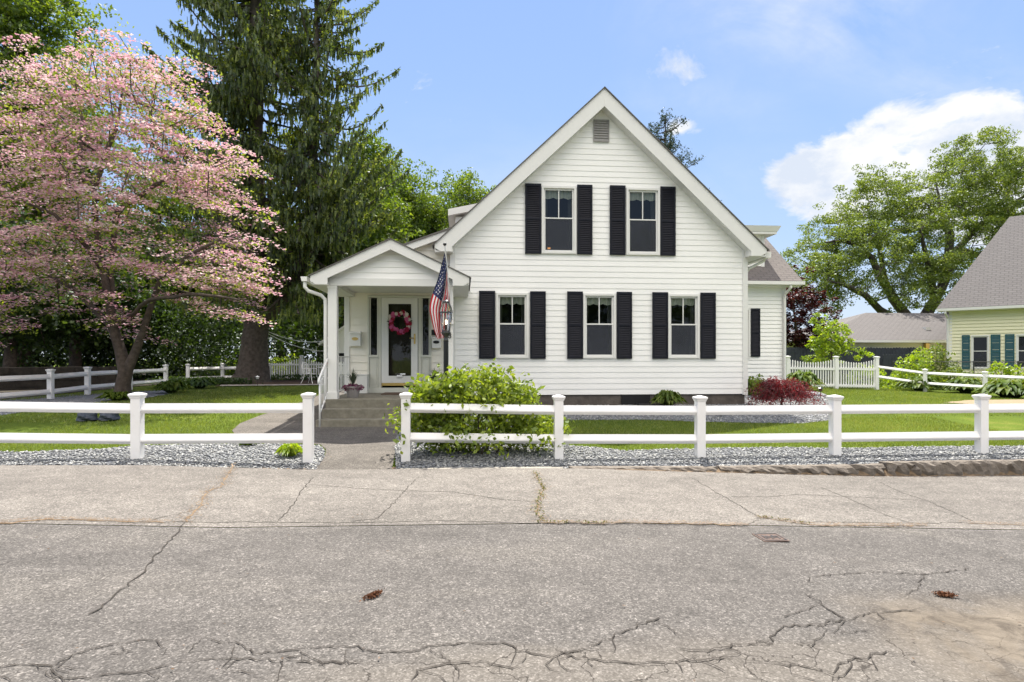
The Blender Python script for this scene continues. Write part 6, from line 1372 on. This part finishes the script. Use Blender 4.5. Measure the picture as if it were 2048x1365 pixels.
# shed behind the patio, with two washing lines running to it from the spruce
v = dep(655, 33); T = thing('shed', 'white shed partly hidden behind the porch post at the back yard', 'shed', (v.x+1.6, 33, .4)); sx = pix(657, 700, 33).x; se = pix(640, 687, 33)
mb = MB(); siding(mb, .35, 2.55, lambda z: sx, lambda z: sx+4.2, 33.0, [(sx+.55, sx+1.2, 1.05, 1.75)], .13); mb.box(sx, sx+.02, 33.01, 36, .3, 2.5); mb.add([(sx, 33, 2.5), (sx+4.2, 33, 2.5), (sx+2.1, 33, 4.0)], [(0, 1, 2)]); mb.build('wall', M['siding'], T)
mb = MB(); mb.box(sx+.55, sx+1.2, 33.03, 33.05, 1.05, 1.75); mb.build('window', M['dark'], T)
roof_slab(T, 'roof', [(sx-.5, 36.2, 2.26), (sx-.5, 32.7, 2.26), (sx+2.1, 32.7, 4.1), (sx+2.1, 36.2, 4.1)], .12, 'trim'); roof_slab(T, 'roof', [(sx+4.7, 32.7, 2.26), (sx+4.7, 36.2, 2.26), (sx+2.1, 36.2, 4.1), (sx+2.1, 32.7, 4.1)], .12, 'shingle')
def wire(name, label, a, b, sag, rad, m='white'):
    mb = MB(); mb.tube([a.lerp(b, i/16)-Vector((0, 0, sag*4*(i/16)*(1-i/16))) for i in range(17)], rad, 5); tag(mb.build(name, M[m]), label, 'washing line')
a = Vector(W3(528, 660, 27)); wire('washing_line', 'upper white line strung from the spruce trunk to the shed', a, Vector(W3(650, 682, 33)), .25, .018); wire('washing_line', 'lower white line sagging from the spruce trunk to the shed', a-Vector((0, 0, .08)), Vector(W3(648, 703, 33)), .2, .018)
# iron cover and fallen brown husks on the road
v = gp(1541, 1077); s_ = .09; T = thing('valve_cover', 'small square rusty iron cover with cast marks set in the road', 'cover', (v.x, v.y, v.z)); mb = MB(Matrix.Translation((v.x, v.y, v.z+.004))); mb.box(-.11, .11, -.11, .11, 0, .006); mb.build('plate', M['rust'], T, bevel=.002)
mb = MB(Matrix.Translation((v.x, v.y, v.z+.0105)))
mb.box(-.095, .095, -.095, -.088, 0, .003); mb.box(-.095, .095, .088, .095, 0, .003); mb.box(-.095, -.088, -.087, .087, 0, .003); mb.box(.088, .095, -.087, .087, 0, .003)
for k in range(5): mb.box(-.06+k*.028, -.048+k*.028, -.05+(k % 2)*.02, .05-(k % 3)*.02, 0, .003)
mb.box(-.06, .064, -.004, .004, .0031, .005); mb.build('cast_marks', M['grey_metal'], T)
for k, (px, py, rz, lb) in enumerate(((748, 1194, .9, 'fallen brown husk lying in the middle of the road'), (1890, 1194, -.25, 'fallen brown husk lying near the sandy patch on the right of the road'))):
    v = gp(px, py); r = np.random.default_rng(k); n = 420; P = r.normal(0, 1, (n, 3))*np.array([.028, .011, .007]); P[:, 2] = np.abs(P[:, 2]); c_, s2 = math.cos(rz), math.sin(rz); P = np.c_[P[:, 0]*c_-P[:, 1]*s2, P[:, 0]*s2+P[:, 1]*c_, P[:, 2]]+np.array([v.x, v.y, v.z+.01])
    V, Fc = leafquads(P, r.uniform(.012, .024, n), .2, .5, r=r); tag(npmesh('brown_husk', V, Fc, M['cone']), lb, 'debris', 'brown husks on the road')

# ------------------------------------------------------------------ neighbours on the right
co_ = Vector(dep(1899, 28.0)); aw = -R(41)-TH
NX = Matrix.Translation((co_.x, co_.y, 0)) @ Matrix.Rotation(aw, 4, 'Z')
NH = thing('yellow_house', 'pale yellow house with teal shutters and a grey roof at the right edge', 'house', (co_.x, co_.y, .2))
def hit(px, py):                                   # local wall coordinates of a picture position on that wall
    dx, dy = ray(px); inv = NX.inverted(); o = inv @ Vector((0, 0, EYE)); q = inv @ Vector((dx, dy, EYE-(py-HZ)/F)); d = q-o; k = -o.y/d.y; p = o+d*k; return p.x, p.z
zE = hit(1905, 618)[1]
w1 = (hit(1942, 700)[0], hit(1979, 700)[0]); wz0, wz1 = hit(1960, 738)[1], hit(1960, 671)[1]; w2 = (hit(2032, 700)[0], hit(2032, 700)[0]+(w1[1]-w1[0]))
mb = MB(NX); siding(mb, .2, zE, lambda z: 0, lambda z: 10, 0, [(w1[0]+.01, w1[1]-.01, wz0+.01, wz1-.01), (w2[0]+.01, w2[1]-.01, wz0+.01, wz1-.01)], .15, .04); mb.box(0, .02, .01, 9, .1, zE); mb.build('wall', M['yellow'], NH)
for q in (w1, w2): window(NH, q[0], q[1], wz0, wz1, 0, Mx=NX, valance=False, muntin=False)
for a, b in ((1924, 1940), (1981.5, 2001), (2010, 2029)): shutter(NH, hit(a, 0)[0], hit(b, 0)[0], wz0-.02, wz1+.02, 0, 'teal', NX)
shutter(NH, w2[1]+.05, w2[1]+.4, wz0-.02, wz1+.02, 0, 'teal', NX)
def roofm(root, name, quad, mtx, m='shingle2', th=.12): return roof_slab(root, name, [mtx @ Vector(p) for p in quad], th, m)
roofm(NH, 'roof', [(-.45, -.4, zE+.02), (10.5, -.4, zE+.02), (10.5, 4.6, zE+4.8), (2.05, 4.6, zE+4.8)], NX)
roofm(NH, 'roof', [(-.45, 9.6, zE+.02), (-.45, -.4, zE+.02), (2.05, 4.6, zE+4.797), (2.05, 4.7, zE+4.797)], NX)
mb = MB(NX); mb.box(-.45, 10.4, -.52, -.41, zE-.12, zE+.0); mb.box(-.4, 10.4, -.40, -.0, zE-.14, zE-.11); mb.tube([(-.12, -.46, zE-.1), (-.12, -.46, zE-.22), (-.06, -.1, zE-.45), (-.06, -.1, .3)], .045, 8); mb.box(-.02, .10, -.03, .02, .2, zE-.15); mb.build('gutter', M['trim'], NH)
pv = Vector(dep(2026, 29.5)); pz_ = EYE-(498-HZ)/F*29.5
lp = NX.inverted() @ pv; ry_ = lp.y
mb = MB(); mb.lathe((pv.x, pv.y, 0), [(.16, pz_-.12), (.05, pz_+.02), (.045, pz_+.62), (.03, pz_+.62)], 10); mb.build('vent_pipe', M['trim'], NH)
# garage with a hipped roof, left of that house
GG = thing('garage', 'long low pale yellow garage with a grey hipped roof behind the dark board fence', 'garage', (*dep(1780, 30)[:2], .3))
gy = 28.9; ge = EYE+(HZ-680)/F*30; gx0, gx1 = pix(1632, 700, gy).x, pix(1925, 700, gy).x
mb = MB(); siding(mb, .3, ge-.05, lambda z: gx0+.3, lambda z: gx1, gy, (), .15, .04); mb.box(gx0+.3, gx0+.32, gy+.01, gy+7, .3, ge-.05); mb.build('wall', M['yellow'], GG)
ra, rb = Vector(W3(1732, 626, 33.5)), Vector(W3(1890, 617, 33.5)); ra.y = rb.y = gy+3.3; k = (gy+3.3)/ray(1732)[1]; ra = pix(1732, 626, gy+3.3); rb = Vector((gx1+2.5, gy+3.3, ra.z))
roof_slab(GG, 'roof', [(gx0-.3, gy-.4, ge), (gx1+2.5, gy-.4, ge), rb, ra], .1, 'shingle2')
roof_slab(GG, 'roof', [(gx0-.3, gy+7, ge), (gx0-.3, gy-.4, ge), ra, ra+Vector((0, .05, 0))], .1, 'shingle2')
mb = MB(); mb.box(gx0-.3, gx1+.3, gy-.5, gy-.41, ge-.13, ge-.01); mb.box(gx0-.3, gx1, gy-.40, gy-.001, ge-.14, ge-.11); mb.build('gutter', M['trim'], GG)
q = pix(1852, 656, gy+1.0); mb = MB(); mb.box(q.x-.13, q.x+.13, gy+.85, gy+1.1, q.z-.3, q.z+.03); mb.box(q.x-.2, q.x+.2, gy+.7, gy+1.15, q.z-.34, q.z-.25); mb.build('roof_vent', M['trim'], GG)
q = pix(1849, 692, gy); T = thing('wall_lantern', 'small bronze lantern on the garage wall beside the dark board fence', 'lamp', (q.x, gy-.1, q.z)); mb = MB(); mb.box(q.x-.09, q.x+.09, gy-.22, gy-.06, q.z-.16, q.z+.12); mb.build('lantern_glass', M['brass'], T)
mb = MB(); mb.box(q.x-.12, q.x+.12, gy-.25, gy-.03, q.z+.121, q.z+.15); mb.lathe((q.x, gy-.14, q.z+.151), [(.11, 0), (.03, .07)], 4, rot=.78); mb.box(q.x-.11, q.x+.11, gy-.24, gy-.04, q.z-.18, q.z-.161); mb.box(q.x-.04, q.x+.04, gy-.05, gy-.02, q.z-.1, q.z+.1); mb.build('lantern_frame', M['rust'], T)
# dark board fence, chain-link fence
def boards(label, pa, pb, Y, yt):
    a, b = pix(pa, yt, Y), pix(pb, yt, Y); T = thing('board_fence', label, 'fence', (a.x, Y, G(a.x, Y)), 'dark board fences'); mb = MB(); x = a.x; rk = random.Random(int(pa))
    while x < b.x:
        h = a.z+rk.uniform(-.012, .012); w_ = .145; y = Y+rk.uniform(-.006, .006)
        mb.prism([(x, .1), (x+w_-.008, .1), (x+w_-.008, h-.04), (x+w_-.035, h), (x+.03, h), (x, h-.04)], y-.01, y+.01); x += w_
    mb.build('boards', M['blackwood'], T, fixn=True); mb = MB(); mb.box(a.x, b.x, Y+.02, Y+.06, .5, .6); mb.box(a.x, b.x, Y+.02, Y+.06, a.z-.35, a.z-.25); mb.build('rail', M['blackwood'], T)
boards('tall dark board fence behind the young lime-green tree', 1560, 1838, 27.4, 695)
boards('lower dark board fence stepping down in front of the tall one', 1766, 1842, 26.6, 709)
T = thing('chain_link_fence', 'grey chain-link fence in front of the yellow house', 'fence', (*dep(1850, 25.6)[:2], .2)); a, b = Vector(dep(1785, 26.3)), Vector(dep(2130, 23.4)); zt_ = 1.32
mb = MB(); mb.tube([a+Vector((0, 0, zt_)), b+Vector((0, 0, zt_))], .022, 6); d = b-a; n = 3
for i in range(5): p = a.lerp(b, i/4); mb.tube([p+Vector((0, 0, .1)), p+Vector((0, 0, zt_+.04))], .028, 6)
mb.build('frame', M['grey_metal'], T); mb = MB(); u = d.normalized(); Ln = d.length; H_ = zt_-.25; vs = []
k = 0.0
while k < Ln:
    for s_ in (-1, 1):
        p, q = a+u*k+Vector((0, 0, .25)), a+u*(k+s_*H_)+Vector((0, 0, zt_)); 
        if 0 <= k+s_*H_ <= Ln: mb.tube([p, q], .0035, 3, caps=False)
    k += .13
mb.build('wire_mesh', M['grey_metal'], T)
